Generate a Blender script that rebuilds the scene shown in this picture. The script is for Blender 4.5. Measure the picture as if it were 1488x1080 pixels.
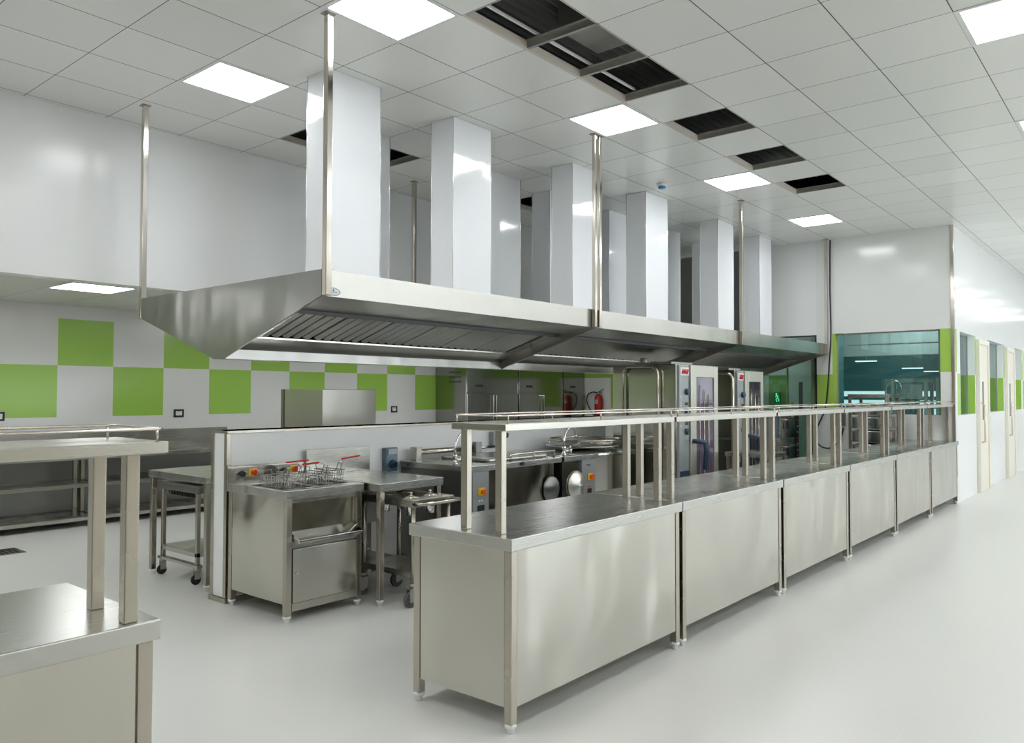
import bpy, bmesh, math, random
from math import sin, cos, pi, radians
from mathutils import Vector, Matrix
random.seed(7)
scene = bpy.context.scene
for o in list(bpy.data.objects):
    bpy.data.objects.remove(o)
COL = scene.collection

# ------------------------------------------------------------ camera, world, exposure
YAW, PIT, ROL, FPX, EYE = 0.697, 0.028, 0.002, 1138.9, 1.43
fw = Vector((cos(PIT)*cos(YAW), cos(PIT)*sin(YAW), sin(PIT)))
rt = Vector((sin(YAW), -cos(YAW), 0.0))
up = rt.cross(fw)
rt, up = (rt*cos(ROL)+up*sin(ROL)), (up*cos(ROL)-rt*sin(ROL))
cam = bpy.data.cameras.new('camera')
cam.sensor_width = 36.0
cam.lens = 36.0*FPX/1488.0
cam.clip_start = 0.05
camo = bpy.data.objects.new('camera', cam)
camo.matrix_world = Matrix(((rt.x, up.x, -fw.x, 0), (rt.y, up.y, -fw.y, 0), (rt.z, up.z, -fw.z, EYE), (0, 0, 0, 1)))
COL.objects.link(camo)
scene.camera = camo

world = bpy.data.worlds.new('world')
scene.world = world
world.use_nodes = True
bg = world.node_tree.nodes['Background']
bg.inputs[0].default_value = (0.80, 0.90, 1.0, 1)
bg.inputs[1].default_value = 1.0

scene.view_settings.view_transform = 'Standard'
scene.view_settings.look = 'None'
scene.view_settings.exposure = 0.28
scene.view_settings.gamma = 1.0
PANEL_POWER = 14.5          # ceiling light emission strength

# daylight through the window wall behind and to the right of the camera
def area(name, loc, rot, sx, sy, power, color):
    l = bpy.data.lights.new(name, 'AREA')
    l.shape = 'RECTANGLE'; l.size = sx; l.size_y = sy; l.energy = power; l.color = color
    o = bpy.data.objects.new(name, l); o.location = loc; o.rotation_euler = rot
    COL.objects.link(o)
    return o
WINX = [7.2+2.45*k for k in range(9)]      # centres of unseen tall windows, spaced to streak the steel
for wx in WINX:
    area('window_daylight', (wx, -5.62, 1.75), (radians(90), 0, 0), 1.55, 2.05, 42 if wx < 14 else 13, (0.86, 0.94, 1.0))

# ------------------------------------------------------------ constants of the room
ZC = 3.667            # main ceiling
GX, GY = 0.6, 0.5604  # ceiling grid
OX, OY = 2.719, 2.610
def gx(b): return OX+GX*b
def gy(a): return OY+GY*a
XE = 11.6             # end wall
YR = 2.15             # right wall plane
YB = 9.5              # back wall
YU = 6.59             # bulkhead wall

# ------------------------------------------------------------ materials
def new_mat(name):
    m = bpy.data.materials.new(name); m.use_nodes = True
    nt = m.node_tree
    return m, nt, nt.nodes['Principled BSDF']
def L(nt, a, b): nt.links.new(a, b)
def node(nt, t, **kw):
    n = nt.nodes.new(t)
    for k, v in kw.items(): setattr(n, k, v)
    return n
def math_node(nt, op, a, b=None, c=None):
    n = nt.nodes.new('ShaderNodeMath'); n.operation = op
    for i, v in enumerate((a, b, c)):
        if v is None: continue
        if isinstance(v, (int, float)): n.inputs[i].default_value = v
        else: nt.links.new(v, n.inputs[i])
    return n.outputs[0]
def plain(name, col, rough=0.5, metal=0.0, spec=0.5, coat=0.0, noise=0.03, nscale=6.0, bump=0.0, bscale=40):
    m, nt, p = new_mat(name)
    p.inputs['Roughness'].default_value = rough
    p.inputs['Metallic'].default_value = metal
    p.inputs['Specular IOR Level'].default_value = spec
    if coat: p.inputs['Coat Weight'].default_value = coat; p.inputs['Coat Roughness'].default_value = 0.06
    tc = node(nt, 'ShaderNodeTexCoord')
    n = node(nt, 'ShaderNodeTexNoise'); n.inputs['Scale'].default_value = nscale
    L(nt, tc.outputs['Object'], n.inputs['Vector'])
    mx = node(nt, 'ShaderNodeMix', data_type='RGBA')
    mx.inputs[6].default_value = tuple(max(0, c*(1-noise)) for c in col)+(1,)
    mx.inputs[7].default_value = tuple(min(1, c*(1+noise)) for c in col)+(1,)
    L(nt, n.outputs[0], mx.inputs[0]); L(nt, mx.outputs[2], p.inputs['Base Color'])
    if bump:
        n2 = node(nt, 'ShaderNodeTexNoise'); n2.inputs['Scale'].default_value = bscale
        L(nt, tc.outputs['Object'], n2.inputs['Vector'])
        b = node(nt, 'ShaderNodeBump'); b.inputs['Strength'].default_value = 1.0; b.inputs['Distance'].default_value = bump
        L(nt, n2.outputs[0], b.inputs['Height']); L(nt, b.outputs[0], p.inputs['Normal'])
    return m
def steel(name, col=(0.52, 0.505, 0.455), rough=0.27, axis=0, wave=0.006, wscale=1.3, streak=0.02, aniso=0.6, tang=(1, 1, 0)):
    """brushed sheet: fine streaks along one axis, faint buckling of the sheet"""
    m, nt, p = new_mat(name)
    p.inputs['Metallic'].default_value = 1.0
    tc = node(nt, 'ShaderNodeTexCoord')
    mp = node(nt, 'ShaderNodeMapping')
    sc = [420.0, 420.0, 420.0]; sc[axis] = 4.0
    mp.inputs['Scale'].default_value = sc
    L(nt, tc.outputs['Object'], mp.inputs['Vector'])
    n = node(nt, 'ShaderNodeTexNoise'); n.inputs['Scale'].default_value = 1.0; n.inputs['Detail'].default_value = 3
    L(nt, mp.outputs[0], n.inputs['Vector'])
    mr = node(nt, 'ShaderNodeMapRange')
    mr.inputs[3].default_value = rough-streak; mr.inputs[4].default_value = rough+streak
    L(nt, n.outputs[0], mr.inputs[0])
    blot = node(nt, 'ShaderNodeTexNoise'); blot.inputs['Scale'].default_value = 2.4; blot.inputs['Detail'].default_value = 4
    L(nt, tc.outputs['Object'], blot.inputs['Vector'])
    r2 = math_node(nt, 'MULTIPLY_ADD', blot.outputs[0], 0.05, -0.025)
    rs = math_node(nt, 'ADD', mr.outputs[0], r2)
    L(nt, rs, p.inputs['Roughness'])
    mx = node(nt, 'ShaderNodeMix', data_type='RGBA')
    mx.inputs[6].default_value = tuple(c*0.985 for c in col)+(1,)
    mx.inputs[7].default_value = tuple(min(1, c*1.015) for c in col)+(1,)
    L(nt, n.outputs[0], mx.inputs[0]); L(nt, mx.outputs[2], p.inputs['Base Color'])
    wv = node(nt, 'ShaderNodeTexNoise'); wv.inputs['Scale'].default_value = wscale; wv.inputs['Detail'].default_value = 1.5
    m2 = node(nt, 'ShaderNodeMapping'); s2 = [1.6, 1.6, 0.8]; m2.inputs['Scale'].default_value = s2
    L(nt, tc.outputs['Object'], m2.inputs['Vector']); L(nt, m2.outputs[0], wv.inputs['Vector'])
    b = node(nt, 'ShaderNodeBump'); b.inputs['Distance'].default_value = wave
    L(nt, wv.outputs[0], b.inputs['Height'])
    if wave: L(nt, b.outputs[0], p.inputs['Normal'])
    if aniso:
        p.inputs['Anisotropic'].default_value = aniso
        cv = node(nt, 'ShaderNodeCombineXYZ')
        for i in range(3): cv.inputs[i].default_value = tang[i]
        L(nt, cv.outputs[0], p.inputs['Tangent'])
    return m
STEEL = steel('brushed_steel_horizontal', axis=0)
STEEL_V = steel('brushed_steel_vertical', (0.48, 0.445, 0.385), axis=2, wave=0.0, streak=0.0, tang=(0, 0, 1))
STEEL_TOP = steel('worktop_steel', (0.54, 0.54, 0.51), rough=0.27, axis=0, wave=0.002, wscale=1.0, tang=(1, 0, 0), aniso=0.4)
STEEL_PANEL = steel('sheet_steel_panel', (0.555, 0.54, 0.485), rough=0.15, axis=0, wave=0.08, wscale=1.1, aniso=0.6)
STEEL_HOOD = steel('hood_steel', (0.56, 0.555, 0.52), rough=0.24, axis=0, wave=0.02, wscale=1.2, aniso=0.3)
STEEL_END = steel('hood_end_steel', (0.34, 0.335, 0.315), rough=0.30, axis=0, wave=0.05, wscale=1.4, aniso=0.0)  # hood steel darkened in colour to shade the ends and dim the gutter
STEEL_DARK = steel('dull_dark_steel', (0.30, 0.30, 0.29), rough=0.34, axis=0, wave=0.006)
FRIDGE_DOOR = steel('fridge_panel_steel', (0.36, 0.36, 0.33), rough=0.13, axis=2, wave=0.004, wscale=0.6, streak=0.02)
STEEL_FRIDGE = steel('polished_steel_panel', (0.55, 0.55, 0.50), rough=0.15, axis=2, wave=0.004, wscale=0.6, streak=0.03)
CHROME = plain('chrome', (0.80, 0.80, 0.80), rough=0.07, metal=1.0, noise=0.01)
POST = plain('polished_tube', (0.62, 0.575, 0.51), rough=0.14, metal=1.0, noise=0.02)
GALV = plain('zinc_plated_channel', (0.45, 0.44, 0.41), rough=0.42, metal=0.8, noise=0.12, nscale=20)
WHITE_WALL = plain('white_wall_panel', (0.83, 0.84, 0.84), rough=0.22, spec=0.5, noise=0.008, nscale=0.8, bump=0.004, bscale=0.8)
WHITE_SOFF = plain('white_soffit', (0.74, 0.745, 0.72), rough=0.5, noise=0.01)
DUCT = plain('glossy_white_duct', (0.84, 0.86, 0.89), rough=0.10, spec=0.55, coat=0.3, noise=0.01, bump=0.004, bscale=2.2)
DUCT_EDGE = plain('bright_foil_edge', (0.86, 0.88, 0.90), rough=0.12, metal=0.6, noise=0.02)
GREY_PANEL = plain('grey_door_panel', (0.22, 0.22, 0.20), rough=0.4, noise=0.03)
BLACK = plain('black_plastic', (0.015, 0.015, 0.017), rough=0.4)
RUBBER = plain('grey_rubber', (0.10, 0.105, 0.11), rough=0.55)
DARKHOLE = plain('dark_interior', (0.02, 0.02, 0.022), rough=0.6)  # near-black painting the shade inside gaps and recesses, also a dark vision panel
NYLON = plain('white_nylon_foot', (0.78, 0.79, 0.78), rough=0.35)
RED = plain('red_enamel', (0.50, 0.008, 0.012), rough=0.22, coat=0.5)
REDP = plain('red_plastic', (0.72, 0.035, 0.02), rough=0.35)
ORANGE = plain('orange_red_plastic', (0.85, 0.13, 0.02), rough=0.35)
YELLOW = plain('yellow_plastic', (0.88, 0.55, 0.02), rough=0.35)
BLUEGREY = plain('blue_grey_panel', (0.13, 0.19, 0.24), rough=0.32, metal=0.3)
BLUE = plain('blue_plastic', (0.02, 0.055, 0.10), rough=0.35)
PANEL_GREY = plain('grey_control_panel', (0.36, 0.385, 0.39), rough=0.32, metal=0.3)
LABELW = plain('white_label', (0.82, 0.84, 0.88), rough=0.3)
CREAM = plain('cream_door', (0.80, 0.76, 0.66), rough=0.35, noise=0.01)
DECK = plain('corrugated_sheet', (0.16, 0.16, 0.155), rough=0.5, metal=0.0, noise=0.2, nscale=5)
BEIGE = plain('beige_channel', (0.62, 0.57, 0.50), rough=0.5)
VOIDDUCT = plain('dull_zinc_duct', (0.30, 0.30, 0.27), rough=0.4, metal=0.7, noise=0.15, nscale=8)
TEALW = plain('teal_wall', (0.10, 0.24, 0.25), rough=0.5, noise=0.15, nscale=1.2)
COPPER = plain('copper_pipe', (0.62, 0.45, 0.30), rough=0.3, metal=1.0)
OVENGLASS = plain('oven_glass', (0.05, 0.045, 0.06), rough=0.04, spec=1.0, noise=0.05)

def emit(name, col, s):
    m, nt, p = new_mat(name)
    p.inputs['Base Color'].default_value = (0.8, 0.8, 0.8, 1)
    p.inputs['Emission Color'].default_value = tuple(col)+(1,)
    p.inputs['Emission Strength'].default_value = s
    return m
LIGHT = emit('light_diffuser', (0.97, 0.99, 1.0), PANEL_POWER)
EXITG = emit('lit_exit_sign', (0.10, 0.9, 0.40), 1.0)
DAYWIN = emit('bright_far_window', (0.85, 0.97, 1.0), 0.9)

def glass(name, col, rough=0.0, tint=1.0):
    m, nt, p = new_mat(name)
    out = nt.nodes['Material Output']
    nt.nodes.remove(p)
    tr = node(nt, 'ShaderNodeBsdfTransparent'); tr.inputs[0].default_value = tuple(col)+(1,)
    gl = node(nt, 'ShaderNodeBsdfGlossy'); gl.inputs['Roughness'].default_value = 0.02
    gl.inputs['Color'].default_value = (0.85, 0.95, 0.95, 1)
    fr = node(nt, 'ShaderNodeFresnel'); fr.inputs[0].default_value = 1.55
    f = math_node(nt, 'MULTIPLY_ADD', fr.outputs[0], 1.2, 0.02*tint)
    mx = node(nt, 'ShaderNodeMixShader')
    L(nt, f, mx.inputs[0]); L(nt, tr.outputs[0], mx.inputs[1]); L(nt, gl.outputs[0], mx.inputs[2])
    L(nt, mx.outputs[0], out.inputs[0])
    return m
GLASS_TEAL = glass('teal_tinted_glass', (0.70, 0.86, 0.85), tint=2)
GLASS_CLEAR = glass('clear_green_glass', (0.78, 0.92, 0.88), tint=1)

def ceiling_mat():
    m, nt, p = new_mat('perforated_metal_ceiling_tile')
    p.inputs['Roughness'].default_value = 0.30
    tc = node(nt, 'ShaderNodeTexCoord'); s = node(nt, 'ShaderNodeSeparateXYZ')
    L(nt, tc.outputs['Object'], s.inputs[0])
    u = math_node(nt, 'DIVIDE', math_node(nt, 'SUBTRACT', s.outputs[0], OX-60*GX), GX)
    v = math_node(nt, 'DIVIDE', math_node(nt, 'SUBTRACT', s.outputs[1], OY-60*GY), GY)
    def line(t, w, size):
        d = math_node(nt, 'ABSOLUTE', math_node(nt, 'SUBTRACT', math_node(nt, 'FRACT', math_node(nt, 'ADD', t, 0.5)), 0.5))
        return math_node(nt, 'LESS_THAN', d, w/size)
    lu = line(u, 0.0026, GX); lv = line(v, 0.0032, GY)
    ln = math_node(nt, 'MAXIMUM', lu, lv)
    cv = node(nt, 'ShaderNodeCombineXYZ')
    L(nt, math_node(nt, 'FLOOR', u), cv.inputs[0]); L(nt, math_node(nt, 'FLOOR', v), cv.inputs[1])
    wn = node(nt, 'ShaderNodeTexWhiteNoise', noise_dimensions='2D'); L(nt, cv.outputs[0], wn.inputs[0])
    base = node(nt, 'ShaderNodeMix', data_type='RGBA')
    base.inputs[6].default_value = (0.77, 0.775, 0.745, 1); base.inputs[7].default_value = (0.82, 0.825, 0.795, 1)
    L(nt, wn.outputs[0], base.inputs[0])
    mx = node(nt, 'ShaderNodeMix', data_type='RGBA')
    L(nt, ln, mx.inputs[0]); L(nt, base.outputs[2], mx.inputs[6]); mx.inputs[7].default_value = (0.04, 0.035, 0.03, 1)
    L(nt, mx.outputs[2], p.inputs['Base Color'])
    # tiny tilt of each tile so that its reflections differ
    nv = node(nt, 'ShaderNodeVectorMath', operation='MULTIPLY_ADD')
    L(nt, wn.outputs[1], nv.inputs[0]); nv.inputs[1].default_value = (0.012, 0.012, 0.0); nv.inputs[2].default_value = (-0.006, -0.006, 0)
    g = node(nt, 'ShaderNodeNewGeometry')
    ad = node(nt, 'ShaderNodeVectorMath', operation='ADD'); L(nt, g.outputs['Normal'], ad.inputs[0]); L(nt, nv.outputs[0], ad.inputs[1])
    L(nt, ad.outputs[0], p.inputs['Normal'])
    return m
CEIL = ceiling_mat()

def floor_mat():
    m, nt, p = new_mat('pale_vinyl_tile_floor')
    tc = node(nt, 'ShaderNodeTexCoord'); s = node(nt, 'ShaderNodeSeparateXYZ'); L(nt, tc.outputs['Object'], s.inputs[0])
    def line(t, w):
        d = math_node(nt, 'ABSOLUTE', math_node(nt, 'SUBTRACT', math_node(nt, 'FRACT', math_node(nt, 'DIVIDE', math_node(nt, 'ADD', t, 60.31), 0.6)), 0.5))
        return math_node(nt, 'GREATER_THAN', d, 0.5-w/0.6)
    ln = math_node(nt, 'MAXIMUM', line(s.outputs[0], 0.0012), line(s.outputs[1], 0.0012))
    n = node(nt, 'ShaderNodeTexNoise'); n.inputs['Scale'].default_value = 3.0; n.inputs['Detail'].default_value = 6
    L(nt, tc.outputs['Object'], n.inputs['Vector'])
    n2 = node(nt, 'ShaderNodeTexNoise'); n2.inputs['Scale'].default_value = 90.0; n2.inputs['Detail'].default_value = 2
    L(nt, tc.outputs['Object'], n2.inputs['Vector'])
    f = n.outputs[0]
    mx = node(nt, 'ShaderNodeMix', data_type='RGBA')
    mx.inputs[6].default_value = (0.66, 0.66, 0.63, 1); mx.inputs[7].default_value = (0.70, 0.70, 0.67, 1)
    L(nt, f, mx.inputs[0])
    m2 = node(nt, 'ShaderNodeMix', data_type='RGBA')
    L(nt, math_node(nt, 'MULTIPLY', ln, 0.35), m2.inputs[0]); L(nt, mx.outputs[2], m2.inputs[6]); m2.inputs[7].default_value = (0.80, 0.80, 0.78, 1)
    L(nt, m2.outputs[2], p.inputs['Base Color'])
    mr = node(nt, 'ShaderNodeMapRange'); mr.inputs[3].default_value = 0.27; mr.inputs[4].default_value = 0.33
    L(nt, n.outputs[0], mr.inputs[0]); L(nt, mr.outputs[0], p.inputs['Roughness'])
    return m
FLOOR = floor_mat()

def checker_mat(name, axis, x0, pitch, z0, rowh, ztop, par, green=(0.34, 0.57, 0.10), white=(0.74, 0.74, 0.72)):
    """two rows of green and white wall panels between z0 and ztop"""
    m, nt, p = new_mat(name)
    p.inputs['Roughness'].default_value = 0.22
    tc = node(nt, 'ShaderNodeTexCoord'); s = node(nt, 'ShaderNodeSeparateXYZ'); L(nt, tc.outputs['Object'], s.inputs[0])
    t = math_node(nt, 'FLOOR', math_node(nt, 'DIVIDE', math_node(nt, 'SUBTRACT', s.outputs[axis], x0-pitch*40), pitch))
    r = math_node(nt, 'FLOOR', math_node(nt, 'DIVIDE', math_node(nt, 'SUBTRACT', s.outputs[2], z0), rowh))
    k = math_node(nt, 'MODULO', math_node(nt, 'ADD', math_node(nt, 'ADD', t, r), 20+par), 2)
    inb = math_node(nt, 'MULTIPLY', math_node(nt, 'GREATER_THAN', s.outputs[2], z0), math_node(nt, 'LESS_THAN', s.outputs[2], ztop))
    f = math_node(nt, 'MULTIPLY', math_node(nt, 'GREATER_THAN', k, 0.5), inb)
    mx = node(nt, 'ShaderNodeMix', data_type='RGBA')
    mx.inputs[6].default_value = tuple(white)+(1,); mx.inputs[7].default_value = tuple(green)+(1,)
    L(nt, f, mx.inputs[0]); L(nt, mx.outputs[2], p.inputs['Base Color'])
    return m

# ------------------------------------------------------------ geometry helpers
ORG = {}
class MB:
    def __init__(self): self.v = []; self.f = []; self.sm = []
    def quad(self, a, b, c, d, smooth=False):
        n = len(self.v); self.v += [tuple(a), tuple(b), tuple(c), tuple(d)]; self.f.append((n, n+1, n+2, n+3)); self.sm.append(smooth)
    def box(self, x0, x1, y0, y1, z0, z1):
        if x0 > x1: x0, x1 = x1, x0
        if y0 > y1: y0, y1 = y1, y0
        if z0 > z1: z0, z1 = z1, z0
        n = len(self.v)
        self.v += [(x0, y0, z0), (x1, y0, z0), (x1, y1, z0), (x0, y1, z0), (x0, y0, z1), (x1, y0, z1), (x1, y1, z1), (x0, y1, z1)]
        for q in ((0, 3, 2, 1), (4, 5, 6, 7), (0, 1, 5, 4), (1, 2, 6, 5), (2, 3, 7, 6), (3, 0, 4, 7)):
            self.f.append(tuple(n+i for i in q)); self.sm.append(False)
        return self
    def prism(self, pts, axis, a0, a1):
        """polygon pts (2D) pushed along an axis; axis x: (y,z), y: (x,z), z: (x,y)"""
        def P(p, a):
            return {'x': (a, p[0], p[1]), 'y': (p[0], a, p[1]), 'z': (p[0], p[1], a)}[axis]
        area2 = sum(pts[i][0]*pts[(i+1) % len(pts)][1]-pts[(i+1) % len(pts)][0]*pts[i][1] for i in range(len(pts)))
        if (area2 < 0) != (axis == 'y'): pts = pts[::-1]
        n = len(self.v); k = len(pts)
        self.v += [P(p, a0) for p in pts]+[P(p, a1) for p in pts]
        self.f.append(tuple(range(n+k-1, n-1, -1))); self.f.append(tuple(range(n+k, n+2*k))); self.sm += [False, False]
        for i in range(k):
            j = (i+1) % k
            self.f.append((n+i, n+j, n+k+j, n+k+i)); self.sm.append(False)
        return self
    def cyl(self, p0, p1, r0, r1=None, n=20, caps=True, smooth=True):
        r1 = r0 if r1 is None else r1
        p0, p1 = Vector(p0), Vector(p1); d = (p1-p0).normalized()
        a = d.orthogonal().normalized(); b = d.cross(a)
        s = len(self.v)
        for p, r in ((p0, r0), (p1, r1)):
            for i in range(n):
                t = 2*pi*i/n; self.v.append(tuple(p+(a*cos(t)+b*sin(t))*r))
        for i in range(n):
            j = (i+1) % n; self.f.append((s+i, s+j, s+n+j, s+n+i)); self.sm.append(smooth)
        if caps:
            self.f.append(tuple(s+i for i in range(n-1, -1, -1))); self.sm.append(False)
            self.f.append(tuple(s+n+i for i in range(n))); self.sm.append(False)
        return self
    def tube(self, pts, r, n=10, closed=False):
        pts = [Vector(p) for p in pts]; k = len(pts); s = len(self.v)
        def tan(i):
            if closed: return (pts[(i+1) % k]-pts[i-1]).normalized()
            if i == 0: return (pts[1]-pts[0]).normalized()
            if i == k-1: return (pts[-1]-pts[-2]).normalized()
            return ((pts[i+1]-pts[i]).normalized()+(pts[i]-pts[i-1]).normalized()).normalized()
        t = tan(0); a = t.orthogonal().normalized()
        for i in range(k):
            t = tan(i); a = (a-t*a.dot(t)).normalized(); b = t.cross(a)
            for j in range(n):
                th = 2*pi*j/n; self.v.append(tuple(pts[i]+(a*cos(th)+b*sin(th))*r))
        m = k if closed else k-1
        for i in range(m):
            i2 = (i+1) % k
            for j in range(n):
                j2 = (j+1) % n
                self.f.append((s+i*n+j, s+i*n+j2, s+i2*n+j2, s+i2*n+j)); self.sm.append(True)
        if not closed:
            self.f.append(tuple(s+j for j in range(n-1, -1, -1))); self.sm.append(False)
            self.f.append(tuple(s+(k-1)*n+j for j in range(n))); self.sm.append(False)
        return self
    def lathe(self, c, prof, n=32, axis='z'):
        c = Vector(c); s = len(self.v); k = len(prof)
        for r, h in prof:
            for i in range(n):
                t = 2*pi*i/n
                o = {'z': (r*cos(t), r*sin(t), h), 'y': (r*cos(t), h, -r*sin(t)), 'x': (h, r*cos(t), r*sin(t))}[axis]
                self.v.append(tuple(c+Vector(o)))
        for q in range(k-1):
            for i in range(n):
                j = (i+1) % n
                self.f.append((s+q*n+i, s+q*n+j, s+(q+1)*n+j, s+(q+1)*n+i)); self.sm.append(True)
        self.f.append(tuple(s+i for i in range(n-1, -1, -1))); self.sm.append(False)
        self.f.append(tuple(s+(k-1)*n+i for i in range(n))); self.sm.append(False)
        return self
    def build(self, name, mat, parent=None, bevel=0.0, org=None):
        o3 = Vector(ORG.get(parent.name, (0, 0, 0))) if parent is not None else Vector(org or (0, 0, 0))
        me = bpy.data.meshes.new(name)
        me.from_pydata([tuple(Vector(v)-o3) for v in self.v], [], self.f)
        me.polygons.foreach_set('use_smooth', self.sm)
        me.validate(); me.update()
        me.materials.append(mat)
        o = bpy.data.objects.new(name, me); COL.objects.link(o)
        if parent is not None:
            o.parent = parent; ORG[o.name] = tuple(o3)
        else:
            o.location = o3; ORG[o.name] = tuple(o3)
        if bevel:
            b = o.modifiers.new('bevel', 'BEVEL'); b.width = bevel; b.segments = 2; b.limit_method = 'ANGLE'; b.angle_limit = radians(40)
            b.harden_normals = False
        return o
def B(*a): return MB().box(*a)
def thing(name, label, cat, loc, group=None):
    o = bpy.data.objects.new(name, None); o.empty_display_size = 0.1
    COL.objects.link(o); o.location = loc; ORG[o.name] = tuple(loc)
    o['label'] = label; o['category'] = cat
    if group: o['group'] = group
    return o
def tag(o, label, cat, group=None, kind=None):
    o['label'] = label; o['category'] = cat
    if group: o['group'] = group
    if kind: o['kind'] = kind
    return o
def struct(name, mb, mat, label=None, bevel=0.0, parent=None):
    o = mb.build(name, mat, parent, bevel)
    if parent is None: o['kind'] = 'structure'
    if label: o['label'] = label
    return o
def children(o): return [c for c in bpy.data.objects if c.parent == o]
def copy_tree(o, loc=None, label=None, parent=None):
    c = o.copy(); COL.objects.link(c)
    if parent is not None: c.parent = parent
    for ch in children_map.get(o.name, children(o)):
        copy_tree(ch, parent=c)
    if loc is not None: c.location = loc
    if label: c['label'] = label
    return c
children_map = {}
def snapshot():
    children_map.clear()
    for o in bpy.data.objects:
        children_map.setdefault(o.name, [])
    for o in bpy.data.objects:
        if o.parent: children_map[o.parent.name].append(o)

# ------------------------------------------------------------ room shell
X0, X1 = -6.0, 30.0
Y0 = -5.7
struct('floor', B(X0, X1, Y0, YB+0.2, -0.12, 0.0), FLOOR, 'pale grey vinyl tile floor')

lights = {}
in_view = [(0, 1), (0, 4), (4, 1), (8, 1), (12, 1), (4, -4), (8, -4)]
for b in (-12, -8, -4, 0, 4, 8, 12, 16, 20, 24, 28, 32, 36, 40):
    for a in (4, 1, -4, -9, -13):
        if b > 13 and a > -4: continue
        if b < -8: continue
        if b == 4 and a == 4 or b == 8 and a == 4 or b == 12 and a == 4: continue
        lights[(b, a)] = 1
holes = {(1, 0): 1, (2, 0): 1, (3, 0): 1, (5, 0): 1, (7, 0): 1, (9, 0): 1, (2, 5): 1, (3, 5): 1, (7, 5): 1}
def clip(v, lo, hi): return max(lo, min(hi, v))
mb = MB()
TH = 0.012
for b in range(-15, 47):
    for a in range(-16, 9):
        if (b, a) in lights or (b, a) in holes: continue
        ax, bx = clip(gx(b), X0, X1), clip(gx(b+1), X0, X1)
        ay, by = clip(gy(a), Y0, YU+0.02), clip(gy(a+1), Y0, YU+0.02)
        if bx-ax < 1e-4 or by-ay < 1e-4: continue
        if ax >= XE+0.05 and ay >= YR+0.05: continue
        if bx > XE+0.05 and by > YR+0.05:
            if ax < XE+0.05: mb.box(ax, XE+0.05, ay, by, ZC, ZC+TH)
            if ay < YR+0.05: mb.box(max(ax, XE+0.05), bx, ay, YR+0.05, ZC, ZC+TH)
            continue
        mb.box(ax, bx, ay, by, ZC, ZC+TH)
struct('ceiling', mb, CEIL, 'suspended grid ceiling of pale metal tiles')

# void above the ceiling
mb = MB()
y = Y0
pts = []
while y < YU+0.3:
    pts += [(y, 4.0), (y+0.018, 4.0), (y+0.036, 3.945), (y+0.054, 3.945)]; y += 0.074
n0 = len(mb.v)
for (yy, zz) in pts: mb.v += [(X0, yy, zz), (XE+2, yy, zz)]
for i in range(len(pts)-1):
    mb.f.append((n0+2*i, n0+2*i+1, n0+2*i+3, n0+2*i+2)); mb.sm.append(False)
mb.box(X0, X1, Y0, YU+0.3, 4.01, 4.2)
struct('ceiling_deck', mb, DECK, 'dark corrugated metal deck above the ceiling openings')
mb = MB()
for (b, a) in holes:
    x0, x1, y0, y1 = gx(b), gx(b+1), gy(a), gy(a+1)
    mb.box(x0, x0+0.012, y0, y1, ZC, ZC+0.05); mb.box(x1-0.012, x1, y0, y1, ZC, ZC+0.05)
    mb.box(x0, x0+0.03, y0, y1, ZC+0.045, ZC+0.05); mb.box(x1-0.03, x1, y0, y1, ZC+0.045, ZC+0.05)
struct('ceiling_runner', mb, GALV, 'zinc plated ceiling channels crossing the open tiles')
mb = MB()
for (b, a) in holes:
    x0, x1, y0, y1 = gx(b), gx(b+1), gy(a), gy(a+1)
    mb.box(x0, x1, y1-0.022, y1, ZC-0.002, ZC+0.05); mb.box(x0, x1, y0, y0+0.008, ZC, ZC+0.05)
struct('ceiling_edge', mb, BEIGE, 'beige edge channel along the open ceiling tiles')
struct('ceiling_duct', B(gx(2)+0.12, gx(3)-0.02, gy(0)-1.2, gy(1)-0.17, ZC+0.12, ZC+0.34), VOIDDUCT, 'dull duct seen in the open tile beside the big light', 0.004)
struct('ceiling_beam', B(gx(1)+0.05, gx(4)-0.02, gy(1)-0.115, gy(1)-0.10, ZC+0.06, ZC+0.075), NYLON, 'thin pale angle above the big ceiling opening')

# bulkhead wall above the soffit, soffit ceiling, back wall
struct('wall_bulkhead', B(X0, XE, YU, YU+0.12, 2.32, 4.2), WHITE_WALL, 'white wall above the low ceiling at the back')
LB = (2.80, 3.40)
mb = MB(); yl0, yl1 = 7.45, 8.05
mb.box(X0, 14.0, YU+0.12, yl0, 2.413, 2.45); mb.box(X0, 14.0, yl1, YB, 2.413, 2.45)
xs = X0
for xx in sorted([LB[0], -1.8, 0.6, 5.2, 7.6, 10.0]): mb.box(xs, xx, yl0, yl1, 2.413, 2.45); xs = xx+0.6
mb.box(xs, 14.0, yl0, yl1, 2.413, 2.45)
def soffit_mat():
    m, nt, p = new_mat('soffit_tile')
    p.inputs['Roughness'].default_value = 0.4
    tc = node(nt, 'ShaderNodeTexCoord'); s = node(nt, 'ShaderNodeSeparateXYZ'); L(nt, tc.outputs['Object'], s.inputs[0])
    def line(t, o, w):
        d = math_node(nt, 'ABSOLUTE', math_node(nt, 'SUBTRACT', math_node(nt, 'FRACT', math_node(nt, 'DIVIDE', math_node(nt, 'ADD', t, 60.3-o), 0.6)), 0.5))
        return math_node(nt, 'LESS_THAN', d, w/0.6)
    ln = math_node(nt, 'MAXIMUM', line(s.outputs[0], 2.80, 0.003), line(s.outputs[1], 7.45, 0.0015))
    mx = node(nt, 'ShaderNodeMix', data_type='RGBA')
    mx.inputs[6].default_value = (0.66, 0.66, 0.62, 1); mx.inputs[7].default_value = (0.12, 0.11, 0.1, 1)
    L(nt, ln, mx.inputs[0]); L(nt, mx.outputs[2], p.inputs['Base Color'])
    return m
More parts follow.
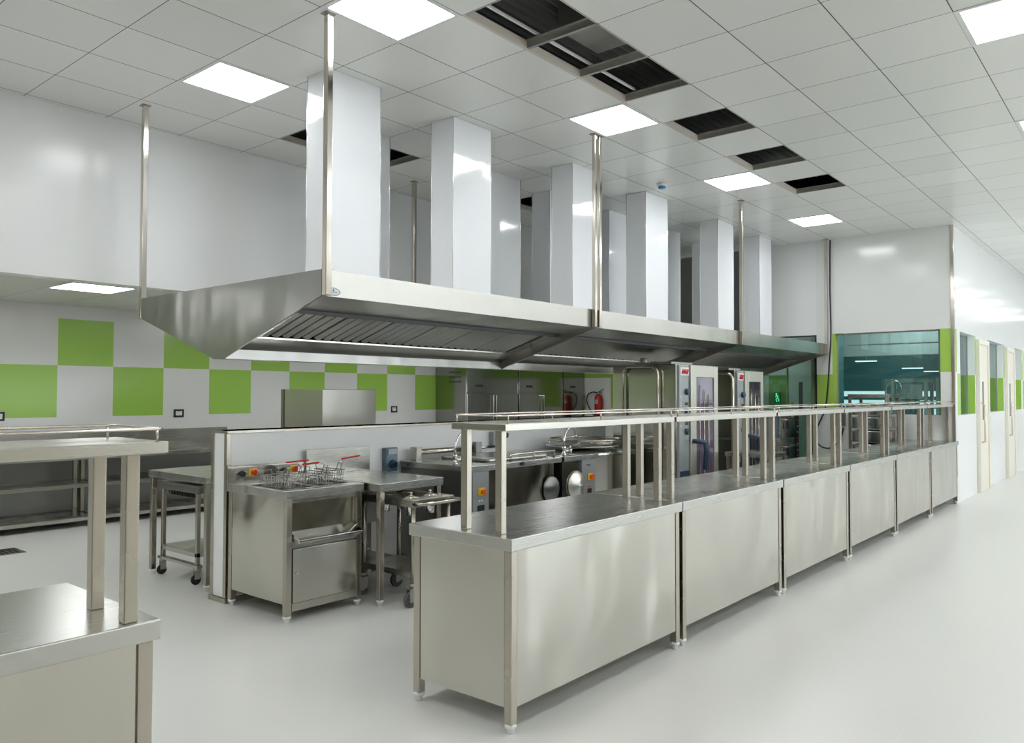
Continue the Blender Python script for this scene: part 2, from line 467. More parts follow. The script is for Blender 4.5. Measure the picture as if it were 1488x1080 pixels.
struct('ceiling_soffit', mb, soffit_mat(), 'low tiled ceiling behind the bulkhead')
CHK_BACK = checker_mat('green_white_checker_back', 0, 3.447, 0.6022, 1.155, 0.579, 2.26, 0)
struct('wall_back', B(X0, 14.0, YB, YB+0.15, 0, 2.45), CHK_BACK, 'white back wall with green checker panels')
WARM_WALL = plain('warm_grey_wall', (0.66, 0.62, 0.54), rough=0.5)
struct('wall_far_left', B(X0-0.15, X0, Y0, YB, 0, 4.2), WARM_WALL, 'white wall behind the camera')
# window wall opposite (behind / right of the camera)
mb = MB()
xs = X0
for wx in WINX:
    mb.box(xs, wx-0.8, Y0-0.15, Y0, 0, 4.2); mb.box(wx-0.8, wx+0.8, Y0-0.15, Y0, 0, 0.7); mb.box(wx-0.8, wx+0.8, Y0-0.15, Y0, 2.8, 4.2); xs = wx+0.8
mb.box(xs, X1, Y0-0.15, Y0, 0, 4.2)
struct('wall_front', mb, WARM_WALL, 'white wall with tall windows opposite the counters')
struct('wall_far_right', B(X1, X1+0.15, Y0, YR+0.3, 0, 4.2), WHITE_WALL, 'white wall at the far end of the corridor')

# end wall (x = XE) with window; glass partition beside it
W0, W1, WZ0, WZ1 = 2.31, 3.665, 1.155, 2.295
GREEN_END = (0.40, 0.62, 0.11)
def end_mat():
    m, nt, p = new_mat('end_wall_panels')
    p.inputs['Roughness'].default_value = 0.15
    tc = node(nt, 'ShaderNodeTexCoord'); s = node(nt, 'ShaderNodeSeparateXYZ'); L(nt, tc.outputs['Object'], s.inputs[0])
    def rng(sock, lo, hi): return math_node(nt, 'MULTIPLY', math_node(nt, 'GREATER_THAN', sock, lo), math_node(nt, 'LESS_THAN', sock, hi))
    a = math_node(nt, 'MULTIPLY', rng(s.outputs[1], 2.0, 2.34), rng(s.outputs[2], 1.725, 2.30))
    b = math_node(nt, 'MULTIPLY', rng(s.outputs[1], 3.62, 4.0), rng(s.outputs[2], 1.155, 1.712))
    c = math_node(nt, 'MULTIPLY', rng(s.outputs[1], 3.55, 3.70), rng(s.outputs[2], 1.712, 2.30))
    f = math_node(nt, 'MAXIMUM', math_node(nt, 'MAXIMUM', a, b), math_node(nt, 'MULTIPLY', c, 1.0))
    mx = node(nt, 'ShaderNodeMix', data_type='RGBA')
    mx.inputs[6].default_value = (0.80, 0.81, 0.79, 1); mx.inputs[7].default_value = GREEN_END+(1,)
    L(nt, f, mx.inputs[0]); L(nt, mx.outputs[2], p.inputs['Base Color'])
    return m
mb = MB(); T = 0.20
mb.box(XE, XE+T, YR, W0, 0, 4.2); mb.box(XE, XE+T, W1, 3.92, 0, 4.2)
mb.box(XE, XE+T, W0, W1, 0, WZ0); mb.box(XE, XE+T, W0, W1, WZ1, 4.2)
struct('wall_end', mb, end_mat(), 'white end wall with green panels around the window')
struct('wall_end_upper', B(XE, XE+T, 3.92, 4.78, 2.29, 4.2), WHITE_WALL, 'white wall over the glass partition')
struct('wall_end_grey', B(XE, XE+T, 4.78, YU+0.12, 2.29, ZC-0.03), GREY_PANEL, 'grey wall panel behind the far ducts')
# window in end wall
wf = struct('window_1', B(XE+0.10, XE+0.108, W0, W1, WZ0, WZ1), GLASS_TEAL, 'large teal tinted window in the end wall')
mb = MB()
mb.box(XE+0.09, XE+0.12, W0, W0+0.012, WZ0, WZ1); mb.box(XE+0.09, XE+0.12, W1-0.02, W1, WZ0, WZ1)
mb.box(XE+0.09, XE+0.12, W0, W1, WZ1-0.014, WZ1)
struct('window_frame', mb, GALV, parent=wf)
# glass partition
wg = struct('window_2', B(XE+0.02, XE+0.03, 3.92, 6.0, 0.0, 2.29), GLASS_CLEAR, 'clear glass partition beside the hood end')
mb = MB(); mb.box(XE+0.01, XE+0.04, 3.92, 3.945, 0, 2.29); mb.box(XE+0.01, XE+0.04, 4.95, 4.97, 0, 2.29); mb.box(XE, XE+0.04, 3.92, 6.0, 2.27, 2.29)
struct('window_frame', mb, BLACK, parent=wg)
# corridor behind the glass partition
CHK_COR = checker_mat('green_white_checker_corridor', 1, 4.74, 0.30, 1.155, 0.579, 2.29, 1, green=(0.20, 0.42, 0.12))
struct('wall_corridor', B(12.6, 12.7, 3.99, 6.0, 0, 2.45), CHK_COR, 'checker wall behind the glass partition')
dr = struct('door_1', B(12.56, 12.599, 4.33, 4.70, 0, 2.08), plain('white_door', (0.74, 0.78, 0.72), rough=0.3), 'pale door with slim vision panel behind the glass')
struct('door_vision_panel', B(12.552, 12.562, 4.47, 4.53, 1.2, 1.62), DARKHOLE, parent=dr)
mb = MB(); mb.box(12.545, 12.562, 4.62, 4.645, 1.16, 1.30); mb.tube([(12.54, 4.63, 1.24), (12.50, 4.63, 1.24), (12.50, 4.56, 1.24)], 0.008)
struct('door_handle', mb, GALV, parent=dr)
struct('trim_1', MB().box(12.54, 12.6, 4.28, 4.33, 0, 2.14).box(12.54, 12.6, 4.70, 4.72, 0, 2.14), COPPER, 'door frame behind the glass partition')
struct('wall_partition_low', B(11.8, 12.7, 3.88, 3.99, 0, 2.45), TEALW, 'dark side wall of the corridor behind the glass')
struct('ceiling_corridor', B(XE+0.2, 12.7, 3.99, 6.0, 2.45, 2.5), WHITE_SOFF)
struct('wall_jog', B(XE+0.02, 12.7, 6.0, 6.1, 0, 2.45), WHITE_WALL)
def ext_mat():
    m, nt, p = new_mat('white_wall_green_edge')
    p.inputs['Roughness'].default_value = 0.3
    tc = node(nt, 'ShaderNodeTexCoord'); s = node(nt, 'ShaderNodeSeparateXYZ'); L(nt, tc.outputs['Object'], s.inputs[0])
    g1 = math_node(nt, 'MULTIPLY', math_node(nt, 'LESS_THAN', s.outputs[1], 8.17), math_node(nt, 'GREATER_THAN', s.outputs[1], 7.62))
    g2 = math_node(nt, 'GREATER_THAN', s.outputs[2], 1.735)
    lo = math_node(nt, 'MULTIPLY', math_node(nt, 'GREATER_THAN', s.outputs[2], 1.155), math_node(nt, 'LESS_THAN', s.outputs[2], 2.3))
    f = math_node(nt, 'MULTIPLY', math_node(nt, 'MAXIMUM', g1, g2), lo)
    mx = node(nt, 'ShaderNodeMix', data_type='RGBA')
    mx.inputs[6].default_value = (0.78, 0.78, 0.76, 1); mx.inputs[7].default_value = (0.34, 0.57, 0.10, 1)
    L(nt, f, mx.inputs[0]); L(nt, mx.outputs[2], p.inputs['Base Color'])
    return m
struct('wall_far_end', B(12.7, 12.85, 6.0, YB, 0, 2.45), ext_mat(), 'white wall carrying the fire extinguisher')

# right wall (y = YR) beyond the corner, windows and cream doors
wins = [(12.0, 13.05), (14.1, 15.62), (16.9, 17.7), (19.2, 20.4)]
doors = [(13.13, 13.95), (15.73, 16.6), (18.1, 19.0)]
mb = MB(); RT = 0.22
xs = XE+T
for (wa, wb) in wins:
    mb.box(xs, wa, YR, YR+RT, 0, 4.2); mb.box(wa, wb, YR, YR+RT, 0, 1.15); mb.box(wa, wb, YR, YR+RT, 2.28, 4.2); xs = wb
mb.box(xs, X1, YR, YR+RT, 0, 4.2)
GREENR = checker_mat('green_white_checker_right', 0, 12.0, 50, 1.155, 0.555, 1.71, 0, green=(0.34, 0.50, 0.11), white=(0.80, 0.82, 0.82))
def right_mat():
    m, nt, p = new_mat('right_wall_panels')
    p.inputs['Roughness'].default_value = 0.16
    tc = node(nt, 'ShaderNodeTexCoord'); s = node(nt, 'ShaderNodeSeparateXYZ'); L(nt, tc.outputs['Object'], s.inputs[0])
    g = node(nt, 'ShaderNodeNewGeometry'); sn = node(nt, 'ShaderNodeSeparateXYZ'); L(nt, g.outputs['True Normal'], sn.inputs[0])
    side = math_node(nt, 'GREATER_THAN', math_node(nt, 'ABSOLUTE', sn.outputs[0]), 0.5)
    band = math_node(nt, 'MULTIPLY', math_node(nt, 'GREATER_THAN', s.outputs[2], 1.15), math_node(nt, 'LESS_THAN', s.outputs[2], 1.71))
    def rng(lo, hi): return math_node(nt, 'MULTIPLY', math_node(nt, 'GREATER_THAN', s.outputs[0], lo), math_node(nt, 'LESS_THAN', s.outputs[0], hi))
    inband = math_node(nt, 'MULTIPLY', side, band)
    up = math_node(nt, 'MULTIPLY', math_node(nt, 'GREATER_THAN', s.outputs[2], 1.71), math_node(nt, 'LESS_THAN', s.outputs[2], 2.28))
    strip = math_node(nt, 'MAXIMUM', math_node(nt, 'MAXIMUM', rng(13.0, 13.12), rng(15.6, 15.72)), rng(17.6, 17.95))
    lowst = math_node(nt, 'MULTIPLY', math_node(nt, 'MAXIMUM', rng(11.8, 11.99), rng(17.9, 19.1)), band)
    notside = math_node(nt, 'SUBTRACT', 1.0, side)
    f = math_node(nt, 'MAXIMUM', inband, math_node(nt, 'MULTIPLY', notside, math_node(nt, 'MAXIMUM', math_node(nt, 'MULTIPLY', strip, up), lowst)))
    mx = node(nt, 'ShaderNodeMix', data_type='RGBA')
    mx.inputs[6].default_value = (0.82, 0.84, 0.84, 1); mx.inputs[7].default_value = (0.38, 0.60, 0.11, 1)
    L(nt, f, mx.inputs[0]); L(nt, mx.outputs[2], p.inputs['Base Color'])
    # fine grid of small panels catching light
    def ln(t, w):
        d = math_node(nt, 'ABSOLUTE', math_node(nt, 'SUBTRACT', math_node(nt, 'FRACT', math_node(nt, 'DIVIDE', t, 0.3)), 0.5))
        return math_node(nt, 'GREATER_THAN', d, 0.5-w)
    hgt = math_node(nt, 'MAXIMUM', ln(s.outputs[0], 0.01), ln(s.outputs[2], 0.01))
    bp = node(nt, 'ShaderNodeBump'); bp.inputs['Distance'].default_value = 0.0006; bp.inputs['Strength'].default_value = 0.4
    L(nt, hgt, bp.inputs['Height']); L(nt, bp.outputs[0], p.inputs['Normal'])
    return m
struct('wall_right', mb, right_mat(), 'glossy white corridor wall with windows and cream doors')
for i, (wa, wb) in enumerate(wins):
    w = struct('window_%d' % (3+i), B(wa, wb, YR+0.10, YR+0.108, 1.15, 2.28), GLASS_CLEAR, 'recessed corridor window, number %d from the corner' % (i+1))
    w['label'] = ['recessed window nearest the wall corner', 'recessed window between the two cream doors', 'recessed window past the second cream door', 'farthest recessed window of the corridor'][i]
    struct('window_frame', MB().box(wa, wa+0.015, YR+0.09, YR+0.12, 1.15, 2.28).box(wb-0.015, wb, YR+0.09, YR+0.12, 1.15, 2.28), GALV, parent=w)
for i, (da, db) in enumerate(doors):
    d = struct('door_%d' % (2+i), B(da+0.07, db-0.07, YR-0.03, YR-0.002, 0, 2.17), CREAM, ['cream door beside the first corridor window', 'cream door past the second corridor window', 'cream door farthest down the corridor'][i], bevel=0.003)
    struct('door_frame', MB().box(da, da+0.07, YR-0.05, YR-0.001, 0, 2.24).box(db-0.07, db, YR-0.05, YR-0.001, 0, 2.24).box(da+0.07, db-0.07, YR-0.05, YR-0.001, 2.17, 2.24), CREAM, parent=d, bevel=0.004)
    mbh = MB().tube([(da+0.16, YR-0.03, 0.72), (da+0.16, YR-0.08, 0.74), (da+0.16, YR-0.08, 1.28), (da+0.16, YR-0.03, 1.30)], 0.014)
    struct('door_handle', mbh, POST, parent=d)
    struct('door_vision_panel', B(da+0.30, da+0.40, YR-0.034, YR-0.028, 1.05, 1.62), OVENGLASS, parent=d)
struct('trim_2', MB().box(XE-0.012, XE+0.028, YR-0.012, YR+0.028, 0, ZC), POST, 'polished corner strip of the end wall', bevel=0.003)

# room behind the end window
struct('wall_next_room', MB().box(12.7, 20.0, 6.2, 6.3, 0, 3.2).box(19.0, 19.1, 2.37, 6.2, 0, 0.95).box(19.0, 19.1, 2.37, 6.2, 1.50, 3.2), TEALW, 'dark teal walls of the room behind the window')
struct('ceiling_next_room', B(XE+T, 19.1, 2.37, 6.2, 3.0, 3.1), TEALW)
struct('trim_3', B(13.6, 13.8, 2.37, 6.2, 2.06, 3.0), WHITE_SOFF, 'white beam behind the end window')
struct('trim_4', B(12.9, 12.95, 2.37, 3.88, 2.19, 2.21), GALV, 'thin rail behind the end window')
w = struct('window_7', B(19.02, 19.04, 2.5, 6.1, 0.95, 1.50), DAYWIN, 'bright far window of the next room')
struct('window_frame', MB().box(18.98, 19.08, 2.4, 6.2, 1.12, 1.2).box(18.98, 19.08, 2.4, 6.2, 1.30, 1.38).box(18.98, 19.08, 3.5, 3.62, 0.95, 1.5).box(18.98, 19.08, 4.2, 4.9, 0.95, 1.5), TEALW, parent=w)

# low partition wall between the cooking line and the back kitchen
IX0, IX1, IY0, IY1, IZ = 2.86, 7.55, 4.93, 5.12, 1.17
pw = struct('wall_partition', B(IX0+0.004, IX1, IY0, IY1, 0.03, IZ-0.02), plain('white_partition_panel', (0.86, 0.88, 0.88), rough=0.3), 'low white partition wall behind the cooking line')
mb = MB()
mb.box(IX0, IX1, IY0-0.006, IY1+0.006, IZ-0.02, IZ)
for yy in (IY0-0.006, IY1-0.028): mb.box(IX0-0.004, IX0+0.03, yy, yy+0.034, 0.03, IZ-0.02)
mb.box(IX0-0.01, IX1, IY0-0.014, IY1+0.014, 0.0, 0.035)
struct('trim', mb, STEEL_V, 'steel capping and corner strips of the partition', parent=pw, bevel=0.002)

# ------------------------------------------------------------ ceiling lights
def light_at(x0, x1, y0, y1, z, label, group=None):
    t = thing('ceiling_light', label, 'ceiling light', ((x0+x1)/2, (y0+y1)/2, z), group)
    m = 0.03
    fr = MB(); fr.box(x0, x0+m, y0, y1, z-0.004, z+0.03); fr.box(x1-m, x1, y0, y1, z-0.004, z+0.03)
    fr.box(x0+m, x1-m, y0, y0+m, z-0.004, z+0.03); fr.box(x0+m, x1-m, y1-m, y1, z-0.004, z+0.03)
    fr.box(x0, x1, y0, y1, z+0.03, z+0.045)
    fr.build('light_frame', NYLON, t)
    B(x0+m, x1-m, y0+m, y1-m, z+0.002, z+0.02).build('diffuser', LIGHT, t)
    return t
vis = {(0, 1): 'lit square ceiling panel at the top edge, above the hood end post', (0, 4): 'lit ceiling panel over the back left, between two hood posts',
       (4, 1): 'lit ceiling panel right of the first three open tiles', (8, 1): 'lit ceiling panel beside the small open tiles, right of the smoke detector',
       (12, 1): 'lit ceiling panel nearest the end wall', (4, -4): 'large lit ceiling panel in the top right corner', (8, -4): 'lit ceiling panel cut by the right edge of the view',
       }
for (b, a) in lights:
    lab = vis.get((b, a), 'square lit ceiling panel outside the view')
    light_at(gx(b), gx(b+1), gy(a), gy(a+1), ZC, lab, 'square ceiling panels in the main room' if (b, a) in vis else 'ceiling panels outside the view')
light_at(LB[0], LB[1], yl0, yl1, 2.413, 'lit panel in the low ceiling at the back left', 'lights of the low back ceiling')
SOFX = (-1.8, 0.6, 5.2, 7.6, 10.0)  # unseen panels added to brighten the back kitchen
for k in SOFX: light_at(k, k+0.6, yl0, yl1, 2.413, 'unseen panel added to brighten the low back area', 'added unseen lights of the low back ceiling')
for k in (13.2, 16.2): light_at(k+1.2, k+1.8, 4.4, 5.0, 2.95, 'unseen lamp added to brighten the next room', 'lamps added beyond the end wall')  # made-up lamps that lift the dark room behind the window
light_at(12.5, 13.1, 2.7, 3.3, 2.95, 'unseen lamp added behind the end window to brighten the beam', 'lamps added beyond the end wall')  # made-up lamp in front of the white beam, out of view
light_at(12.05, 12.35, 4.7, 5.0, 2.40, 'lamp added to brighten the corridor behind the glass partition', 'lamps added beyond the end wall')  # made-up lamp, added because the corridor came out dark

# ------------------------------------------------------------ extraction hood, three sections
FILTER = plain('filter_steel', (0.80, 0.79, 0.75), rough=0.34, metal=1.0)
HY0, HY1, HT, HL, HB = 3.78, 6.05, 2.155, 2.0, 1.66
HC_ = (HY0+HY1)/2
def hood(x0, x1, label, sticker):
    t = thing('extraction_hood', label, 'extraction hood', ((x0+x1)/2, HC_, HL), 'sections of the long steel hood')
    prof = [(HY0, HT), (HY0, HL), (HC_-0.06, HB), (HC_+0.06, HB), (HY1, HL), (HY1, HT)]
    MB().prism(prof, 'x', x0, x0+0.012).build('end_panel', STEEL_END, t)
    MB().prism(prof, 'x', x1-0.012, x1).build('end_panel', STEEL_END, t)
    fa = MB(); fa.box(x0+0.012, x1-0.012, HY0, HY0+0.012, HL, HT)
    fa.build('front_fascia', STEEL_HOOD, t)
    B(x0+0.012, x1-0.012, HY1-0.012, HY1, HL, HT).build('rear_fascia', STEEL_HOOD, t)
    B(x0+0.012, x1-0.012, HY0+0.012, HY1-0.012, HT-0.015, HT).build('top_plate', STEEL_HOOD, t)
    for s in (1, -1):
        def M(y, s=s): return y if s > 0 else 2*HC_-y
        fa = MB()
        fa.prism([(M(HY0+0.012), 2.0), (M(4.2), 1.958), (M(4.2), 1.970), (M(HY0+0.012), 2.012)], 'x', x0+0.012, x1-0.012)
        fa.prism([(M(4.66), 1.795), (M(4.84), 1.725), (M(4.84), 1.737), (M(4.66), 1.807)], 'x', x0+0.012, x1-0.012)
        MB().prism([(M(4.193), 1.936), (M(4.203), 1.933), (M(4.203), 1.957), (M(4.193), 1.957)], 'x', x0+0.012, x1-0.012).build('dark_mask_strip', RUBBER, t)  # added strip hiding glints on the baffle ends, coloured dark
        fa.build('sloped_underside', STEEL_HOOD, t)
        MB().prism([(M(4.2), 1.985), (M(4.66), 1.845), (M(4.66), 1.855), (M(4.2), 1.995)], 'x', x0+0.012, x1-0.012).build('filter_recess', DARKHOLE, t)  # black backing plate painting the shade between the baffles
        MB().prism([(M(4.2), 1.944), (M(4.66), 1.804), (M(4.66), 1.84), (M(4.2), 1.98)], 'x', x0+0.012, x0+0.155).prism([(M(4.2), 1.944), (M(4.66), 1.804), (M(4.66), 1.84), (M(4.2), 1.98)], 'x', x1-0.155, x1-0.012).build('filter_border', STEEL_HOOD, t)
        gu = MB(); gu.box(x0+0.012, x1-0.012, M(4.84), M(4.855), HB, 1.725)
        gu.build('drip_gutter', STEEL_END, t)
        n = 6; w = (x1-x0-0.30)/n
        for k in range(n):
            a = x0+0.15+k*w+0.006; b = a+w-0.012
            f = MB()
            bars = 5; p = (b-a)/bars
            for q in range(bars):
                xa = a+q*p; xb = xa+p*0.66
                n_ = len(f.v)
                for (yy, zz) in ((4.205, 1.944), (4.655, 1.804)):
                    f.v += [(xa, M(yy), zz+0.016), (xa+p*0.5, M(yy), zz), (xb, M(yy), zz+0.010), (xb, M(yy), zz+0.036), (xa, M(yy), zz+0.036)]
                for e0 in range(5):
                    e1 = (e0+1) % 5
                    fc = (n_+e0, n_+e1, n_+5+e1, n_+5+e0)
                    f.f.append(fc if s < 0 else fc[::-1]); f.sm.append(False)
                f.f.append(tuple(n_+e0 for e0 in range(5))); f.f.append(tuple(n_+5+e0 for e0 in range(4, -1, -1))); f.sm += [False, False]
            f.build('baffle_filter', FILTER, t)
    B(x0+0.012, x1-0.012, HC_-0.06, HC_+0.06, HB, HB+0.012).build('bottom_tray', STEEL_HOOD, t)
    if sticker:
        l = MB(); s_ = len(l.v)
        cx, cz = x0+0.085, HL+0.03
        pts = [(cx+0.052*cos(2*pi*i/28), cz+0.026*sin(2*pi*i/28)) for i in range(28)]
        l.prism(pts, 'y', HY0-0.0015, HY0-0.0002); o = l.build('logo_sticker', LABELW, t); o['label'] = 'pale blue oval sticker'
        r = MB()
        r.tube([(cx+0.047*cos(2*pi*i/28), HY0-0.002, cz+0.0215*sin(2*pi*i/28)) for i in range(28)], 0.0012, 6, closed=True)
        r.prism([(cx-0.006, cz+0.004), (cx, cz+0.018), (cx+0.006, cz+0.004)], 'y', HY0-0.003, HY0-0.0016)
        r.box(cx-0.028, cx+0.028, HY0-0.003, HY0-0.0016, cz-0.004, cz-0.001)
        r.build('logo_mark', BLUE, o)
    return t
hx = [2.78, 5.635, 8.61, 11.575]
hood(hx[0], hx[1], 'nearest section of the long hood, with oval sticker on its front corner', True)
hood(hx[1]+0.002, hx[2], 'middle section of the long steel hood', False)
hood(hx[2]+0.002, hx[3], 'far section of the long hood, touching the end wall', False)

def post(x, y, label, z0=2.0, wide=0.04, ydir=-1):
    t = thing('hood_post', label, 'hanging post', (x, y, z0), 'polished posts holding the hood from the ceiling')
    B(x-wide/2, x+wide/2, y-wide/2, y+wide/2, z0, ZC).build('tube', POST, t, bevel=0.003)
    B(x-0.032, x+0.032, y-0.032, y+0.032, ZC-0.006, ZC-0.0005).build('ceiling_plate', STEEL_DARK, t)
post(2.80, 3.757, 'tall polished post at the near front corner of the hood')
post(2.80, 6.073, 'polished post at the rear left corner of the hood')
post(5.59, 3.757, 'front polished post at the first hood joint, left tube of the pair', wide=0.034)
post(5.66, 3.757, 'front polished post at the first hood joint, right tube of the pair', wide=0.034)
post(5.64, 6.073, 'rear polished post seen between the first two ducts')
post(8.61, 3.757, 'front polished post between the fifth and sixth ducts')
post(8.61, 6.073, 'rear post at the second hood joint, behind the ducts')
post(11.53, 3.757, 'slim front post beside the end wall')

# ------------------------------------------------------------ vertical ducts
def duct(x0, x1, y0, y1, label, group):
    t = thing('exhaust_duct', label, 'duct', ((x0+x1)/2, (y0+y1)/2, HT), group)
    B(x0, x1, y0, y1, HT+0.0005, ZC).build('duct_casing', DUCT, t, bevel=0.004)
    e = MB()
    for (x, y) in ((x0, y0), (x1, y0), (x0, y1), (x1, y1)):
        e.tube([(x, y, HT), (x+random.uniform(-.0015, .0015), y, 2.7), (x+random.uniform(-.0015, .0015), y, 3.2), (x, y, ZC)], 0.0035, 6)
    e.build('edge_strip', DUCT_EDGE, t)
nearx = [(3.28, 3.74), (4.50, 4.96), (6.15, 6.62), (7.54, 8.03), (9.34, 9.81), (10.67, 11.10)]
nl = ['widest white duct, nearest of the front row beside the tall post', 'second white duct of the front row from the left', 'third front duct, left of the double post',
      'fourth front duct, below the smoke detector', 'fifth front duct of the row', 'last front duct, nearest the end wall']
for (a, b), l in zip(nearx, nl): duct(a, b, 4.39, 4.64, l, 'front row of white ducts on the hood')
farx = [(4.05, 4.52), (5.80, 6.32), (6.83, 7.30), (8.02, 8.53), (9.36, 9.83), (10.68, 11.12)]
fl = ['rear duct mostly hidden behind the nearest duct', 'rear duct right of the second front duct', 'rear duct left of the third front duct', 'rear duct right of the double post',
      'rear duct right of the fourth front duct', 'last rear duct, behind the last front duct']
for (a, b), l in zip(farx, fl): duct(a, b, 5.18, 5.43, l, 'rear row of white ducts on the hood')

# ------------------------------------------------------------ serving counters
TOPZ = 0.82
def foot_bm(x, y):
    return MB().lathe((x, y, 0), [(0.014, 0.0), (0.017, 0.004), (0.017, 0.018), (0.022, 0.022), (0.026, 0.026), (0.026, 0.036), (0.022, 0.040)], 18)
def counter(x0, L_, y0, label, posts=True):
    x1 = x0+L_; y1 = y0+0.63
    t = thing('serving_counter', label, 'serving counter', ((x0+x1)/2, y0, 0), 'steel serving counters with overshelves')
    w = MB(); w.box(x0, x1, y0, y1, TOPZ-0.055, TOPZ); w.build('worktop', STEEL_TOP, t, bevel=0.004)
    ls = 0.04
    lx = (x0+0.015, x1-0.015-ls); ly = (y0+0.012, y1-0.02-ls)
    for X in lx:
        for Y in ly:
            l = B(X, X+ls, Y, Y+ls, 0.038, TOPZ-0.056).build('leg', STEEL_V, t, bevel=0.003)
            foot_bm(X+ls/2, Y+ls/2).build('foot', NYLON, l)
    B(lx[0]+ls+0.003, lx[1]-0.003, y0+0.016, y0+0.034, 0.105, TOPZ-0.056).build('front_panel', STEEL_PANEL, t, bevel=0.002)
    B(lx[0]+0.004, lx[0]+0.02, ly[0]+ls+0.003, ly[1]-0.003, 0.105, TOPZ-0.056).build('side_panel', STEEL_PANEL, t, bevel=0.002)
    B(lx[1]+0.02, lx[1]+0.036, ly[0]+ls+0.003, ly[1]-0.003, 0.105, TOPZ-0.056).build('side_panel', STEEL_PANEL, t, bevel=0.002)
    B(lx[0]+ls, lx[1], y0+0.036, ly[1]+ls, 0.12, 0.15).build('bottom_shelf', STEEL, t)
    sy0, sy1 = y0+0.045, y0+0.365
    for X in (x0+0.05, x1-0.09):
        for Y in (y0+0.10, y0+0.305):
            B(X, X+0.036, Y, Y+0.036, TOPZ, 1.268).build('shelf_post', STEEL_V, t, bevel=0.003)
    B(x0+0.012, x1-0.004, sy0, sy1, 1.268, 1.300).build('overshelf', STEEL, t, bevel=0.003)
    r = MB(); zr = 1.334; e = 0.008
    xa, xb, ya, yb = x0+0.012+e, x1-0.004-e, sy0+e, sy1-e
    c = 0.02
    r.tube([(xa+c, ya, zr), (xb-c, ya, zr), (xb-c*.3, ya+c*.3, zr), (xb, ya+c, zr), (xb, yb-c, zr), (xb-c*.3, yb-c*.3, zr), (xb-c, yb, zr), (xa+c, yb, zr), (xa+c*.3, yb-c*.3, zr), (xa, yb-c, zr), (xa, ya+c, zr), (xa+c*.3, ya+c*.3, zr)], 0.0042, 8, closed=True)
    for X in (xa+c, (xa+xb)/2, xb-c):
        for Y in (ya, yb): r.tube([(X, Y, 1.299), (X, Y, zr)], 0.0036, 8)
    r.build('guard_rail', POST, t)
    return t
c0 = counter(2.525, 1.505, 2.115, 'nearest serving counter of the long row, its plain side panel facing left')
snapshot()
names = ['second serving counter from the near end of the long row', 'third serving counter from the near end of the long row', 'fourth serving counter of the long row, before the pan rack',
         'fifth serving counter of the long row, in front of the pan rack', 'last serving counter of the row, ending at the wall corner']
for i, x in enumerate((4.04, 5.565, 7.09, 8.615, 10.135)):
    dx = x-2.525; l = c0.location
    copy_tree(c0, (l.x+dx, l.y, 0), names[i])
l = c0.location
cl = copy_tree(c0, (l.x+(-0.475-2.525), l.y-0.02, 0), 'serving counter cut off by the lower left corner of the view')
for ch in children(cl):
    if ch.name.split('.')[0] in ('shelf_post', 'overshelf', 'guard_rail'): ch.location.y -= 0.08
copy_tree(c0, (l.x+(-2.0-2.525), l.y-0.035, 0), 'serving counter left of the view, next to the cut off counter')

# ------------------------------------------------------------ fryer
def legs4(t, xs, ys, z1, s=0.04, mat=None, foot=True, z0=0.038):
    for X in xs:
        for Y in ys:
            l = B(X, X+s, Y, Y+s, z0, z1).build('leg', mat or STEEL_V, t, bevel=0.003)
            if foot: foot_bm(X+s/2, Y+s/2).build('foot', NYLON, l)
fx0, fx1, fy0, fy1 = 2.845, 3.455, 4.20, 4.90
t = thing('deep_fryer', 'steel deep fryer cabinet with wire baskets in its top', 'fryer', ((fx0+fx1)/2, fy0, 0))
w = MB()
wz = TOPZ-0.055
# worktop with two wells
bx = [fx0+0.04, fx0+0.29, fx0+0.33, fx1-0.03]
w.box(fx0, fx1, fy0, fy0+0.10, wz, TOPZ); w.box(fx0, fx1, fy1-0.20, fy1, wz, TOPZ)
w.box(fx0, bx[0], fy0+0.10, fy1-0.20, wz, TOPZ); w.box(bx[1], bx[2], fy0+0.10, fy1-0.20, wz, TOPZ); w.box(bx[3], fx1, fy0+0.10, fy1-0.20, wz, TOPZ)
w.build('worktop', STEEL_TOP, t, bevel=0.003)
for a, b in ((bx[0], bx[1]), (bx[2], bx[3])):
    m = MB(); y0, y1 = fy0+0.10, fy1-0.20
    m.box(a, a+0.006, y0, y1, 0.60, TOPZ-0.004); m.box(b-0.006, b, y0, y1, 0.60, TOPZ-0.004); m.box(a, b, y0, y0+0.006, 0.60, TOPZ-0.004); m.box(a, b, y1-0.006, y1, 0.60, TOPZ-0.004); m.box(a, b, y0, y1, 0.60, 0.608)
    m.build('oil_well', STEEL_DARK, t)
legs4(t, (fx0+0.01, fx1-0.05), (fy0+0.012, fy1-0.05), wz-0.001)
B(fx0+0.014, fx0+0.028, fy0+0.055, fy1-0.053, 0.11, wz-0.001).build('side_panel', STEEL_PANEL, t)
B(fx1-0.028, fx1-0.014, fy0+0.055, fy1-0.053, 0.11, wz-0.001).build('side_panel', STEEL_PANEL, t)
B(fx0+0.052, fx1-0.052, fy0+0.016, fy0+0.03, 0.735, wz-0.001).build('top_rail', STEEL, t)
B(fx0+0.052, fx1-0.052, fy0+0.035, fy0+0.045, 0.52, 0.735).build('front_panel', STEEL_PANEL, t)
m = MB(); m.prism([(fy0+0.035, 0.56), (fy0-0.055, 0.515), (fy0-0.055, 0.500), (fy0-0.045, 0.490), (fy0+0.035, 0.530)], 'x', fx0+0.055, fx1-0.055)
m.build('drip_ledge', CHROME, t, bevel=0.002)
B(fx0+0.052, fx1-0.052, fy0+0.014, fy0+0.030, 0.455, 0.500).build('middle_rail', STEEL, t)
d = B(fx0+0.056, fx1-0.056, fy0+0.008, fy0+0.028, 0.115, 0.450).build('door', STEEL_PANEL, t, bevel=0.002)
